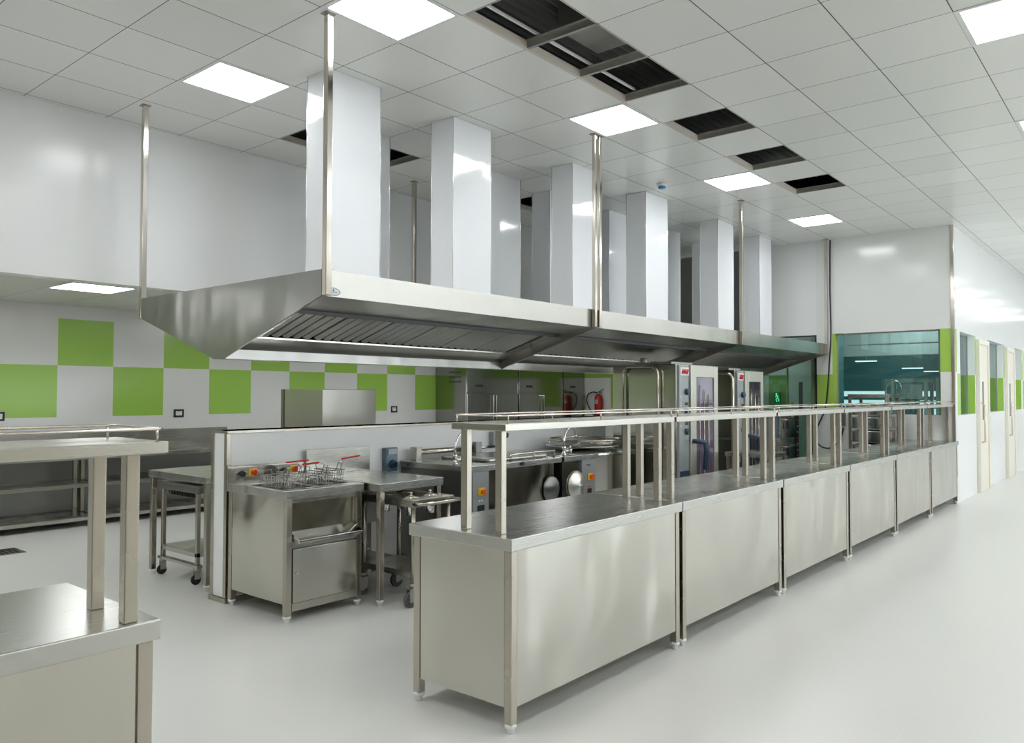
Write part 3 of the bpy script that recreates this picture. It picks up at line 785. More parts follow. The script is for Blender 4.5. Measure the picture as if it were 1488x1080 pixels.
MB().cyl((fx0+0.085, fy0+0.009, 0.30), (fx0+0.085, fy0+0.003, 0.30), 0.008).build('lock', CHROME, d)
B(fx0+0.052, fx1-0.052, fy0+0.012, fy0+0.03, 0.065, 0.112).build('bottom_rail', STEEL, t)
B(fx0+0.05, fx1-0.05, fy0+0.05, fy1-0.02, 0.10, 0.112).build('base_plate', STEEL, t)
B(fx0, fx1, fy1-0.012, fy1, TOPZ, 0.935).build('backsplash', STEEL, t, bevel=0.002)
for k, xc in enumerate((fx0+0.105, fx0+0.43)):
    cb = MB().prism([(fy1-0.10, TOPZ), (fy1-0.012, TOPZ), (fy1-0.012, 0.92), (fy1-0.06, 0.92), (fy1-0.10, 0.90)], 'x', xc-0.10, xc+0.10).build('control_box', STEEL, t, bevel=0.002)
    MB().cyl((xc-0.055, fy1-0.10, 0.885), (xc-0.055, fy1-0.128, 0.885), 0.022, 0.018).build('thermostat_knob', BLACK, cb)
    B(xc+0.0, xc+0.062, fy1-0.108, fy1-0.10, 0.862, 0.915).build('switch_plate', YELLOW, cb, bevel=0.003)
    MB().cyl((xc+0.031, fy1-0.108, 0.889), (xc+0.031, fy1-0.135, 0.889), 0.017, 0.015).box(xc+0.026, xc+0.036, fy1-0.145, fy1-0.13, 0.868, 0.910).build('rotary_switch', REDP, cb)

def basket(cx, cy, z0, label, tilt=0, hang=False):
    t = thing('fryer_basket', label, 'fryer basket', (cx, cy, z0), 'wire baskets in the fryer')
    w, l, h = 0.105, 0.20, 0.10
    m = MB(); r = 0.0025
    X0_, X1_, Y0_, Y1_ = cx-w/2, cx+w/2, cy-l/2, cy+l/2
    for zz, rr, ins in ((z0+h, 0.0035, 0), (z0+h*.66, r, 0.004), (z0+h*.33, r, 0.008), (z0, r*1.4, 0.012)):
        m.tube([(X0_+ins, Y0_+ins, zz), (X1_-ins, Y0_+ins, zz), (X1_-ins, Y1_-ins, zz), (X0_+ins, Y1_-ins, zz)], rr, 6, closed=True)
    n = 8
    for i in range(n+1):
        f = i/n; y = Y0_+f*l; yb = Y0_+0.012+f*(l-0.024)
        m.tube([(X0_, y, z0+h), (X0_+0.012, yb, z0), (X1_-0.012, yb, z0), (X1_, y, z0+h)], r, 5)
    for i in range(5):
        f = i/4; x = X0_+f*w; xb = X0_+0.012+f*(w-0.024)
        m.tube([(x, Y0_, z0+h), (xb, Y0_+0.012, z0), (xb, Y1_-0.012, z0), (x, Y1_, z0+h)], r, 5)
    m.build('wire_mesh', GALV, t)
    hd = MB(); hh = z0+h
    hd.tube([(cx-0.02, Y0_, hh), (cx-0.015, Y0_-0.02, hh+0.05), (cx-0.008, Y0_-0.03, hh+0.055)], 0.003, 6)
    hd.tube([(cx+0.02, Y0_, hh), (cx+0.015, Y0_-0.02, hh+0.05), (cx+0.008, Y0_-0.03, hh+0.055)], 0.003, 6)
    hd.tube([(X0_+0.02, Y1_, hh), (X0_+0.02, Y1_+0.01, hh+0.03), (X1_-0.02, Y1_+0.01, hh+0.03), (X1_-0.02, Y1_, hh)], 0.003, 6)
    hd.build('wire_bracket', GALV, t)
    return t, hh
def bhandle(t, pts):
    MB().tube(pts, 0.006, 8).build('red_grip', REDP, t)
yb_ = fy0+0.245
bs = [(fx0+0.100, 'fryer basket in the left well, left one, short hooked wire'), (fx0+0.218, 'fryer basket in the left well, right one, with low red grip'),
      (fx0+0.398, 'fryer basket in the right well, left one'), (fx0+0.518, 'fryer basket in the right well with long raised red grip')]
for i, (bxx, lab) in enumerate(bs):
    t, hh = basket(bxx, yb_+0.02, 0.792+0.012*(i % 2), lab)
    if i == 3:
        MB().tube([(bxx, yb_-0.10, hh+0.04), (bxx+0.02, yb_-0.09, hh+0.075)], 0.004, 6).build('wire_handle', CHROME, t)
        bhandle(t, [(bxx+0.02, yb_-0.09, hh+0.075), (bxx+0.20, yb_-0.06, hh+0.085)])
    elif i == 1:
        bhandle(t, [(bxx+0.01, yb_+0.10, hh+0.06), (bxx+0.20, yb_+0.12, hh+0.062)])
    elif i == 2:
        bhandle(t, [(bxx-0.02, yb_+0.13, hh+0.045), (bxx+0.13, yb_+0.15, hh+0.05)])

# ------------------------------------------------------------ work table beside the fryer
tx0, tx1, ty0, ty1 = 3.475, 4.075, 4.06, 4.90
t = thing('work_table', 'steel work table with backsplash, right of the fryer', 'work table', ((tx0+tx1)/2, ty0, 0))
B(tx0, tx1, ty0, ty1, TOPZ-0.055, TOPZ).build('worktop', STEEL_TOP, t, bevel=0.003)
B(tx0, tx1, ty1-0.014, ty1, TOPZ, 1.01).build('backsplash', STEEL, t, bevel=0.002)
legs4(t, (tx0+0.012, tx1-0.052), (ty0+0.012, ty1-0.052), TOPZ-0.056)
B(tx0+0.02, tx1-0.02, ty0+0.42, ty1-0.06, 0.16, 0.19).build('bottom_shelf', STEEL_DARK, t)
B(tx0+0.055, tx1-0.055, ty1-0.25, ty1-0.06, 0.45, 0.70).build('rear_panel', STEEL_DARK, t)

# plate dispenser trolley under the table
px0, px1, py0, py1, pz = 3.60, 3.99, 3.87, 4.44, 0.715
t = thing('plate_trolley', 'wheeled plate dispenser trolley pushed under the work table', 'trolley', ((px0+px1)/2, py0, 0))
f = MB()
f.box(px0, px1, py0, py0+0.02, pz-0.05, pz); f.box(px0, px1, py1-0.02, py1, pz-0.05, pz); f.box(px0, px0+0.02, py0+0.02, py1-0.02, pz-0.05, pz); f.box(px1-0.02, px1, py0+0.02, py1-0.02, pz-0.05, pz); f.box(px0+0.02, px1-0.02, py0+0.02, py1-0.02, pz-0.012, pz)
f.build('top_tray', STEEL, t, bevel=0.003)
for X in (px0+0.03, px1-0.03):
    for Y in (py0+0.03, py1-0.03):
        l = MB().cyl((X, Y, 0.15), (X, Y, pz-0.05), 0.016).build('leg', STEEL_V, t)
        c = MB(); c.cyl((X, Y, 0.135), (X, Y, 0.155), 0.026)
        c.box(X-0.045, X+0.02, Y-0.022, Y-0.016, 0.045, 0.135); c.box(X-0.045, X+0.02, Y+0.016, Y+0.022, 0.045, 0.135); c.box(X-0.045, X+0.02, Y-0.022, Y+0.022, 0.128, 0.136)
        c.build('caster_fork', GALV, l)
        MB().cyl((X-0.02, Y-0.013, 0.052), (X-0.02, Y+0.013, 0.052), 0.052, n=28).build('wheel', RUBBER, l)
        MB().cyl((X-0.02, Y-0.015, 0.052), (X-0.02, Y+0.015, 0.052), 0.02, n=20).build('wheel_hub', GALV, l)
MB().tube([(px0+0.005, py0, pz-0.025), (px0+0.002, py0-0.06, pz-0.02), (px0+0.03, py0-0.085, pz-0.02), (px1-0.03, py0-0.085, pz-0.02), (px1-0.002, py0-0.06, pz-0.02), (px1-0.005, py0, pz-0.025)], 0.011, 10).build('push_handle', POST, t)
B(px0+0.02, px1-0.02, py0+0.02, py1-0.02, 0.19, 0.23).build('bottom_shelf', STEEL, t, bevel=0.003)
for k, (X, Y) in enumerate(((px0+0.10, py0+0.13), (px0+0.28, py0+0.13), (px0+0.10, py0+0.40), (px0+0.28, py0+0.40))):
    MB().cyl((X, Y, pz-0.12), (X, Y, pz-0.012), 0.034, n=24).build('dispenser_tube', CHROME, t)
    ld = MB().lathe((X, Y, pz), [(0.060, 0.0), (0.060, 0.004), (0.02, 0.012), (0.008, 0.014), (0.008, 0.022), (0.013, 0.028), (0.010, 0.036), (0.002, 0.038)], 28).build('dispenser_lid', POST, t)

# socket boxes on the low partition
t = thing('socket_box', 'grey blue socket box on the partition above the work table', 'socket box', (4.32, 4.93, 0.85))
B(4.235, 4.36, 4.875, 4.928, 0.79, 0.985).build('box', BLUEGREY, t, bevel=0.006)
MB().cyl((4.30, 4.875, 0.86), (4.30, 4.845, 0.845), 0.03).build('socket', BLUE, t)
B(4.25, 4.345, 4.866, 4.876, 0.93, 0.975).build('cover_flap', PANEL_GREY, t, bevel=0.003)
t = thing('socket_box', 'light grey switch box on the partition behind the first tilting pan', 'socket box', (5.64, 4.93, 1.0))
B(5.55, 5.68, 4.87, 4.928, 0.93, 1.07).build('box', PANEL_GREY, t, bevel=0.005)
MB().cyl((5.73, 4.928, 1.03), (5.73, 4.86, 1.03), 0.028).build('plug', BLACK, t)

# ------------------------------------------------------------ tilting pan (first cooking unit)
kx0, kx1, ky0, ky1, kz = 4.40, 5.585, 4.10, 4.90, 0.87
t = thing('tilting_pan', 'wide steel cooking unit with tap, left of the round kettle', 'cooking unit', ((kx0+kx1)/2, ky0, 0))
B(kx0, kx1, ky0, ky1, kz-0.045, kz).build('worktop', STEEL_TOP, t, bevel=0.004)
B(kx0+0.01, kx0+0.05, ky0+0.02, ky1-0.01, 0.10, kz-0.046).build('side_panel', STEEL_DARK, t)
cp = B(kx0+0.052, kx0+0.24, ky0+0.02, ky0+0.06, 0.12, kz-0.046).build('control_panel', PANEL_GREY, t, bevel=0.002)
B(kx0+0.115, kx0+0.185, ky0+0.008, ky0+0.02, 0.635, 0.695).build('switch_plate', YELLOW, cp, bevel=0.004)
MB().cyl((kx0+0.150, ky0+0.008, 0.663), (kx0+0.150, ky0-0.02, 0.663), 0.018).box(kx0+0.145, kx0+0.156, ky0-0.028, ky0-0.018, 0.64, 0.686).build('rotary_switch', ORANGE, cp)
B(kx0+0.105, kx0+0.185, ky0+0.014, ky0+0.02, 0.475, 0.560).build('display', BLACK, cp, bevel=0.002)
MB().box(kx0+0.12, kx0+0.132, ky0+0.016, ky0+0.02, 0.588, 0.600).box(kx0+0.15, kx0+0.162, ky0+0.016, ky0+0.02, 0.588, 0.600).build('indicator', LABELW, cp)
B(kx0+0.242, kx0+0.285, ky0+0.05, ky0+0.06, 0.12, kz-0.046).build('recess', DARKHOLE, t)
m = MB(); N = 14
xa, xb = kx0+0.29, kx1-0.03
P_ = [(xa+(xb-xa)*i/N, ky0+0.075-0.055*sin(pi*i/N)) for i in range(N+1)]
s0 = len(m.v)
for (x, y) in P_: m.v += [(x, y, 0.12), (x, y, kz-0.046)]
for i in range(N): m.f.append((s0+2*i, s0+2*i+2, s0+2*i+3, s0+2*i+1)); m.sm.append(True)
m.build('pan_front', STEEL_PANEL, t)
B(kx0+0.05, kx1-0.01, ky0+0.085, ky1-0.01, 0.10, kz-0.046).build('pan_body', STEEL_DARK, t)
MB().lathe((kx1-0.12, ky0+0.02, 0.60), [(0.11, 0.012), (0.11, 0.0), (0.10, -0.006), (0.01, -0.02)], 32, 'y').build('side_boss', STEEL_DARK, t)
B(kx0+0.01, kx0+0.05, ky0+0.01, ky0+0.05, 0.0, 0.11).build('leg', STEEL_V, t)
B(kx1-0.05, kx1-0.01, ky0+0.01, ky0+0.05, 0.0, 0.11).build('leg', STEEL_V, t)
B(kx0+0.01, kx0+0.05, ky1-0.06, ky1-0.02, 0.0, 0.11).build('leg', STEEL_V, t)
B(kx1-0.05, kx1-0.01, ky1-0.06, ky1-0.02, 0.0, 0.11).build('leg', STEEL_V, t)
ldm = MB().box(kx0+0.36, kx1-0.06, ky0+0.12, ky1-0.12, kz, kz+0.025).build('pan_lid', STEEL_TOP, t, bevel=0.01)
MB().tube([(kx0+0.55, ky0+0.06, kz), (kx0+0.55, ky0+0.06, kz+0.055), (kx0+0.85, ky0+0.045, kz+0.06), (kx1-0.05, ky0+0.05, kz+0.06), (kx1-0.05, ky0+0.05, kz)], 0.011, 10).build('lid_handle', POST, ldm)
MB().tube([(kx0+0.85, ky0+0.045, kz+0.06), (kx0+0.85, ky0+0.05, kz)], 0.007, 8).build('handle_post', POST, ldm)
B(kx0+0.62, kx0+0.72, ky0-0.035, ky0+0.0, kz-0.035, kz-0.002).build('pouring_lip', STEEL_DARK, t, bevel=0.004)
hb = MB(); hb.cyl((kx0+0.16, ky1-0.06, kz+0.065), (kx0+0.86, ky1-0.06, kz+0.065), 0.024)
hb.cyl((kx0+0.86, ky1-0.06, kz+0.065), (kx1-0.06, ky1-0.06, kz+0.065), 0.013)
hb.build('hinge_tube', POST, t)
B(kx0+0.10, kx0+0.16, ky1-0.10, ky1-0.02, kz, kz+0.11).build('hinge_bracket', STEEL, t, bevel=0.004)
B(kx0+0.82, kx0+0.90, ky1-0.11, ky1-0.02, kz+0.02, kz+0.12).build('hinge_bracket', STEEL_DARK, t, bevel=0.006)

def tap(x, y, z, label, flip=1):
    t = thing('swan_neck_tap', label, 'tap', (x, y, z), 'chrome taps of the cooking line')
    MB().lathe((x, y, z), [(0.026, 0.0), (0.026, 0.008), (0.016, 0.014), (0.014, 0.05), (0.018, 0.055), (0.018, 0.075), (0.012, 0.08)], 20).build('tap_base', CHROME, t)
    pts = [(x, y, z+0.07), (x, y, z+0.13), (x+0.012, y, z+0.175), (x+0.045, y, z+0.225), (x+0.095, y, z+0.25), (x+0.145, y, z+0.245), (x+0.175, y, z+0.215), (x+0.183, y, z+0.175)]
    MB().tube(pts, 0.009, 12).build('spout', CHROME, t)
    MB().cyl((x+0.183, y, z+0.178), (x+0.184, y, z+0.155), 0.013).build('aerator', CHROME, t)
    hb = MB().cyl((x, y-0.01, z+0.035), (x+0.055, y-0.02, z+0.038), 0.014)
    hb.lathe((x+0.055, y-0.02, z+0.038), [(0.008, -0.01), (0.028, -0.006), (0.03, 0.006), (0.012, 0.014)], 16, 'x')
    hb.cyl((x+0.055, y-0.02, z+0.038), (x+0.06, y-0.03, z+0.085), 0.007)
    hb.build('valve_handle', CHROME, t)
tap(4.475, 4.33, kz, 'swan neck tap at the left end of the first cooking unit')
tap(5.80, 4.235, kz, 'swan neck tap between the two cooking units')

# ------------------------------------------------------------ round kettle unit
qx0, qx1 = 5.63, 6.91
t = thing('boiling_kettle', 'round boiling kettle unit with red switch and hanging disc', 'boiling kettle', ((qx0+qx1)/2, ky0, 0))
m = MB(); m.box(qx0, 6.16, ky0, ky1, kz-0.045, kz); m.box(6.16, 6.66, ky0+0.30, ky1, kz-0.045, kz); m.box(6.66, qx1, ky0+0.03, ky1, kz-0.045, kz)
m.build('worktop', STEEL_TOP, t, bevel=0.003)
B(qx0+0.01, qx0+0.25, ky0+0.03, ky1-0.01, 0.0, kz-0.046).build('left_column', STEEL_PANEL, t, bevel=0.003)
B(qx0+0.25, qx0+0.28, ky0+0.06, ky1-0.01, 0.0, kz-0.046).build('recess', DARKHOLE, t)
cp = B(qx0+0.285, 6.13, ky0+0.015, ky1-0.01, 0.0, kz-0.046).build('control_panel', PANEL_GREY, t, bevel=0.002)
sx = 6.03
B(sx-0.03, sx+0.045, ky0+0.003, ky0+0.015, 0.63, 0.695).build('switch_plate', YELLOW, cp, bevel=0.004)
MB().cyl((sx+0.012, ky0+0.003, 0.662), (sx+0.012, ky0-0.022, 0.662), 0.022).box(sx+0.006, sx+0.018, ky0-0.03, ky0-0.02, 0.637, 0.687).build('rotary_switch', ORANGE, cp)
B(sx-0.03, sx+0.03, ky0+0.008, ky0+0.015, 0.46, 0.555).build('display', BLACK, cp)
B(sx-0.012, sx+0.015, ky0+0.008, ky0+0.015, 0.568, 0.578).build('indicator', REDP, cp)
# small lettering of three letters above the switch
mm = MB(); lx0 = 5.99; z_ = 0.765
for gi, g in enumerate((((0, 0, 0, 1), (0, 1, .5, .5), (.5, .5, 1, 1), (1, 1, 1, 0)), ((0, 0, .5, 1), (.5, 1, 1, 0), (.25, .4, .75, .4)), ((0, 0, 1, 1), (0, 1, 1, 0)))):
    for (a, b, c, d_) in g:
        ox = lx0+gi*0.022
        mm.tube([(ox+a*0.014, ky0+0.013, z_+b*0.016), (ox+c*0.014, ky0+0.013, z_+d_*0.016)], 0.0015, 5)
mm.build('lettering', BLACK, cp)
MB().lathe((5.835, ky0+0.02, 0.60), [(0.125, 0.006), (0.13, 0.0), (0.125, -0.006), (0.06, -0.03), (0.012, -0.045), (0.010, -0.055)], 40, 'y').build('hanging_disc', FILTER, t)
MB().cyl((5.835, ky0-0.03, 0.60), (5.835, ky0-0.05, 0.598), 0.011).build('disc_knob', CHROME, t)
kc = (6.40, ky0+0.30)
MB().lathe((kc[0], kc[1], 0), [(0.20, 0.05), (0.255, 0.10), (0.255, 0.82), (0.262, 0.83), (0.262, 0.86), (0.25, 0.87)], 56).build('kettle_body', steel('round_kettle_steel', (0.62, 0.61, 0.58), rough=0.22, axis=0, wave=0.0), t)
for X in (6.22, 6.58):
    for Y in (kc[1]-0.12, kc[1]+0.12): MB().cyl((X, Y, 0), (X, Y, 0.10), 0.018).build('leg', STEEL_V, t)
B(6.67, qx1-0.01, ky0+0.05, ky1-0.01, 0.0, kz-0.046).build('right_column', STEEL_PANEL, t, bevel=0.003)
ld = MB().lathe((6.50, 4.52, 0.905), [(0.30, 0.0), (0.375, 0.004), (0.375, 0.016), (0.34, 0.026), (0.10, 0.045), (0.01, 0.048)], 56).build('lid', STEEL_TOP, t)
hr = MB()
for rr, cx, cy, zz, sq in ((0.36, 6.50, 4.50, 0.975, 1.0), (0.20, 6.62, 4.33, 0.945, 0.5)):
    hr.tube([(cx+rr*cos(2*pi*i/32), cy+rr*sq*sin(2*pi*i/32), zz) for i in range(32)], 0.012, 8, closed=True)
for th in (0.2, 1.3, 2.4, 3.6, 4.6, 5.5): hr.cyl((6.50+0.34*cos(th), 4.50+0.34*sin(th), 0.905), (6.50+0.36*cos(th), 4.50+0.36*sin(th), 0.975), 0.007)
hr.build('lid_ring', POST, ld)
MB().cyl((6.45, 4.38, 0.945), (6.62, 4.30, 0.945), 0.02).build('black_grip', BLACK, ld)

# ------------------------------------------------------------ combi ovens and their rack trolleys
def squiggle(mb, x0, x1, y, z0, z1, r):
    n = 9
    mb.tube([(x0+(x1-x0)*i/n, y, z0+(z1-z0)*(i % 2)) for i in range(n+1)], r, 5)
def combi(x0, w, zt, label, glassmat):
    y0, y1 = 3.70, 4.49
    x1 = x0+w
    t = thing('combi_oven', label, 'oven', ((x0+x1)/2, y0, 0), 'tall combi ovens')
    B(x0, x1, y0+0.05, y1, 0.13, zt).build('cabinet', STEEL_FRIDGE, t, bevel=0.006)
    B(x0+0.03, x1-0.03, y0+0.09, y1-0.03, 0.02, 0.13).build('plinth', DARKHOLE, t)
    for X in (x0+0.03, x1-0.07):
        for Y in (y0+0.07, y1-0.07): MB().cyl((X+0.02, Y, 0), (X+0.02, Y, 0.13), 0.02).build('leg', STEEL_V, t)
    MB().box(x0+0.18, x1-0.2, y0+0.2, y1-0.15, zt, zt+0.03).cyl((x0+0.3, y1-0.2, zt), (x0+0.3, y1-0.2, zt+0.08), 0.04).build('top_vent', GALV, t)
    pw_ = 0.235*w/0.93
    cp = B(x0+0.012, x0+pw_, y0+0.02, y0+0.05, 0.16, zt-0.01).build('control_panel', PANEL_GREY, t, bevel=0.003)
    B(x0+0.03, x0+pw_-0.01, y0+0.014, y0+0.021, zt-0.115, zt-0.035).build('logo_plate', LABELW, cp)
    lg = MB(); squiggle(lg, x0+0.05, x0+pw_-0.03, y0+0.011, zt-0.10, zt-0.055, 0.006); lg.build('logo_mark', REDP, cp)
    kx = x0+0.06+pw_/2-0.03
    for z in (zt-0.28, zt-0.48, zt-0.68): MB().cyl((kx+0.02, y0+0.02, z), (kx+0.02, y0-0.012, z), 0.034, 0.030).build('knob', BLUE, cp)
    for z in (zt-0.40, zt-0.60): B(kx, kx+0.045, y0+0.012, y0+0.02, z-0.014, z+0.014).build('button', BLACK, cp)
    for z in (zt-.33, zt-.36, zt-.39, zt-.42, zt-.54, zt-.62): MB().box(x0+0.028, x0+0.042, y0+0.014, y0+0.02, z-0.008, z+0.008).build('indicator', LABELW, cp)
    B(x0+0.02, x0+pw_-0.01, y0+0.012, y0+0.02, 0.46, 0.66).build('lower_display', BLUE, cp)
    dx0 = x0+pw_+0.012
    d = MB(); dz0, dz1 = 0.16, zt-0.01
    fw_ = 0.13*w/0.93
    d.box(dx0, dx0+fw_, y0, y0+0.05, dz0, dz1); d.box(x1-fw_+0.03, x1, y0, y0+0.05, dz0, dz1)
    d.box(dx0+fw_, x1-fw_+0.03, y0, y0+0.05, dz1-0.12, dz1); d.box(dx0+fw_, x1-fw_+0.03, y0, y0+0.05, dz0, dz0+0.16)
    dd = d.build('door', plain('satin_door_frame', (0.62, 0.62, 0.54), rough=0.35, metal=0.7), t, bevel=0.004)
    B(dx0+fw_, x1-fw_+0.03, y0+0.012, y0+0.02, dz0+0.16, dz1-0.12).build('door_glass', glassmat, dd)
    rk = MB()
    for i in range(3): X = dx0+fw_+0.08+i*0.1; rk.cyl((X, y0+0.004, dz0+0.2), (X, y0+0.004, dz1-0.2-0.05*i), 0.004, n=8)
    rk.build('rack_rod', POST, dd)
    MB().tube([(dx0+0.05, y0+0.0, 0.95), (dx0+0.05, y0-0.06, 0.95), (dx0+0.12, y0-0.09, 0.94), (dx0+0.15, y0-0.09, 0.85), (dx0+0.13, y0-0.085, 0.66)], 0.024, 12).build('door_handle', BLUE, dd)
    return t
combi(7.02, 0.84, 1.73, 'nearer tall combi oven with lilac door glass', plain('lilac_oven_glass', (0.13, 0.10, 0.15), rough=0.05, spec=0.5))
combi(8.39, 0.70, 1.70, 'farther tall combi oven with dark door glass', OVENGLASS)

def rack_trolley(x, ya, yb, zt, label):
    t = thing('rack_trolley', label, 'trolley', (x, (ya+yb)/2, 0), 'rack trolleys beside the combi ovens')
    c = 0.06
    MB().tube([(x, ya, 0.16), (x, ya, zt-c), (x, ya+c*.35, zt-c*.3), (x, ya+c, zt), (x, yb-c, zt), (x, yb-c*.35, zt-c*.3), (x, yb, zt-c), (x, yb, 0.16)], 0.016, 12).build('push_frame', POST, t)
    fr = MB(); fr.box(x-0.02, x+0.02, ya, yb, 0.13, 0.17); fr.box(x-0.20, x-0.02, ya-0.005, ya+0.03, 0.13, 0.17)
    fr.box(x-0.01, x+0.01, ya, yb, 0.92, 0.94)
    fr.build('base_frame', STEEL, t)
    for X, Y in ((x-0.17, ya+0.01), (x, ya+0.01), (x, yb-0.01)):
        if 1:
            MB().box(X-0.025, X+0.025, Y-0.018, Y+0.018, 0.10, 0.13).build('caster_fork', GALV, t)
            MB().cyl((X, Y-0.012, 0.055), (X, Y+0.012, 0.055), 0.055, n=24).build('wheel', RUBBER, t)
    return t
rack_trolley(6.975, 3.93, 4.34, 1.70, 'inverted U tube rack trolley beside the nearer combi oven')
rack_trolley(8.27, 3.72, 4.08, 1.66, 'slim tube rack trolley between the two combi ovens')

# small table between the ovens
t = thing('low_table', 'small steel table between the two combi ovens', 'work table', (8.14, 3.4, 0), None)
B(7.93, 8.36, 3.16, 3.66, 0.765, 0.81).build('worktop', STEEL_TOP, t, bevel=0.003)
legs4(t, (7.94, 8.31), (3.17, 3.61), 0.765)
# stand with blue-grey panel
t = thing('oven_stand', 'steel stand with blue grey panel right of the far combi oven', 'stand', (10.4, 4.1, 0))
legs4(t, (10.15, 10.62), (4.10, 4.80), 1.20)
B(10.19, 10.62, 4.12, 4.14, 0.83, 1.17).build('blue_panel', BLUEGREY, t)
B(10.14, 10.67, 4.10, 4.85, 1.17, 1.21).build('top', STEEL, t)
B(10.19, 10.62, 4.10, 4.85, 0.775, 0.83).build('shelf', STEEL, t)
B(10.19, 10.62, 4.70, 4.72, 0.1, 0.77).build('back_panel', DARKHOLE, t)  # black sheet standing in for the dark under the shelf
# deck oven
t = thing('deck_oven', 'deck oven with two doors and a strip of red indicators', 'oven', (11.1, 4.15, 0))
B(10.78, 11.54, 4.18, 4.85, 0.35, 1.22).build('cabinet', STEEL, t, bevel=0.004)
for i, z in enumerate((0.42, 0.80)):
    d = B(10.82, 11.36, 4.155, 4.18, z, z+0.30).build('door', STEEL_FRIDGE, t, bevel=0.006)
    B(10.9, 11.12, 4.150, 4.156, z+0.14, z+0.24).build('door_window', OVENGLASS, d)
    MB().tube([(10.86, 4.155, z+0.27), (10.86, 4.11, z+0.27), (11.32, 4.11, z+0.27), (11.32, 4.155, z+0.27)], 0.01).build('door_handle', POST, d)
cp = B(11.40, 11.53, 4.165, 4.182, 0.38, 1.19).build('control_panel', BLACK, t)
for i in range(9): MB().cyl((11.46, 4.165, 0.45+i*0.085), (11.46, 4.148, 0.45+i*0.085), 0.014).build('indicator_knob', REDP if i % 3 == 1 else GALV, cp)
legs4(t, (10.79, 11.49), (4.19, 4.80), 0.35)
# black cable hanging from the ceiling beside the slim post
pts = [(11.55, 3.70, ZC-0.02), (11.555, 3.71, 3.0), (11.55, 3.70, 2.4), (11.53, 3.70, 2.15), (11.565, 3.73, 1.9), (11.57, 3.76, 1.5), (11.56, 3.80, 1.2), (11.54, 3.90, 0.95), (11.54, 3.93, 0.80), (11.55, 3.86, 0.68), (11.56, 3.72, 0.66), (11.575, 3.60, 0.78), (11.58, 3.55, 0.95)]
def smooth(pts, k=4):
    P = [Vector(p) for p in pts]; out = []
    for i in range(len(P)-1):
        p0, p1, p2, p3 = P[max(i-1, 0)], P[i], P[i+1], P[min(i+2, len(P)-1)]
        for j in range(k):
            t_ = j/k
            out.append(0.5*((2*p1)+(p2-p0)*t_+(2*p0-5*p1+4*p2-p3)*t_*t_+(3*p1-p0-3*p2+p3)*t_**3))
    out.append(P[-1]); return out
tag(MB().tube(smooth(pts), 0.011, 8).build('power_cable', BLACK), 'black cable hanging down beside the slim end post', 'cable')
# copper conduit on the wall and socket
t = thing('wall_switch_box', 'dark switch box on the end wall above the counters, under the cable', 'switch box', (11.56, 3.6, 1.1))
B(11.555, 11.598, 3.52, 3.66, 0.98, 1.22).build('box', STEEL_DARK, t, bevel=0.004)

# ------------------------------------------------------------ pan rack at the end of the counters
gx0, gx1, gy0, gy1, gz = 10.95, 11.50, 2.78, 3.30, 1.43
t = thing('pan_rack', 'steel rack with a flat top holding deep pans, before the end window', 'rack', ((gx0+gx1)/2, (gy0+gy1)/2, 0))
B(gx0, gx1, gy0, gy1, gz-0.045, gz).build('rack_top', STEEL_TOP, t, bevel=0.003)
for X in (gx0+0.01, gx1-0.045):
    for Y in (gy0+0.005, gy1-0.04):
        B(X, X+0.035, Y, Y+0.035, 0.10, gz-0.046).build('leg', STEEL_V, t, bevel=0.003)
        MB().cyl((X+0.017, Y+0.005, 0.05), (X+0.017, Y+0.030, 0.05), 0.05).build('wheel', RUBBER, t)
zr = [1.16, 0.98, 0.80, 0.62]
rl = MB()
for z in zr+[0.44, 0.26]:
    for Y in (gy0+0.025, gy1-0.05): rl.box(gx0+0.045, gx1-0.045, Y, Y+0.03, z, z+0.006)
    rl.box(gx0+0.012, gx0+0.022, gy0+0.04, gy1-0.04, z-0.004, z+0.006)
rl.build('runner', CHROME, t)
def pan(z, i, lab):
    a, b, c, d = gx0+0.005, gx1-0.05, gy0+0.055, gy1-0.055
    m = MB(); h = 0.13
    for s in ((a, a+0.004, c, d), (b-0.004, b, c, d), (a, b, c, c+0.004), (a, b, d-0.004, d)): m.box(*s, z+0.008-0.0, z+0.008+h)
    m.box(a, b, c, d, z+0.008, z+0.012)
    t2 = thing('deep_pan', lab, 'food pan', ((a+b)/2, (c+d)/2, z+0.008), 'deep steel pans in the rack')
    m.build('pan_body', CHROME, t2)
    r = MB(); zz = z+0.008+h
    r.tube([(a-0.008, c-0.008, zz), (b+0.008, c-0.008, zz), (b+0.008, d+0.008, zz), (a-0.008, d+0.008, zz)], 0.006, 8, closed=True)
    r.build('rim', CHROME, t2)
for i, z in enumerate(zr): pan(z, i, ['deep steel pan at the top of the rack', 'deep steel pan second from the top of the rack', 'deep steel pan third from the top of the rack', 'deep steel pan fourth from the top of the rack'][i])

# things in the next room, seen through the end window
PALE_STEEL = plain('satin_pale_steel', (0.55, 0.56, 0.53), rough=0.4, metal=0.35)
def stand(x, ya, yb, d, z, label, panel=True):
    t = thing('service_stand', label, 'stand', (x, (ya+yb)/2, 0), 'stands in the room behind the window')
    B(x, x+d, ya, yb, z-0.06, z).build('top', PALE_STEEL, t)
    for X in (x, x+d-0.05):
        for Y in (ya, yb-0.05): B(X, X+0.05, Y, Y+0.05, 0, z-0.06).build('leg', PALE_STEEL, t)
    B(x+0.05, x+0.08, ya+0.09, yb-0.09, z-0.34, z-0.10).build('upper_panel', PALE_STEEL, t)
    B(x+0.02, x+d-0.02, ya+0.05, yb-0.05, z-0.40, z-0.37).build('shelf', PALE_STEEL, t)
    B(x+0.02, x+d-0.02, ya+0.05, yb-0.05, 0.72, 0.76).build('shelf', PALE_STEEL, t)
    return t
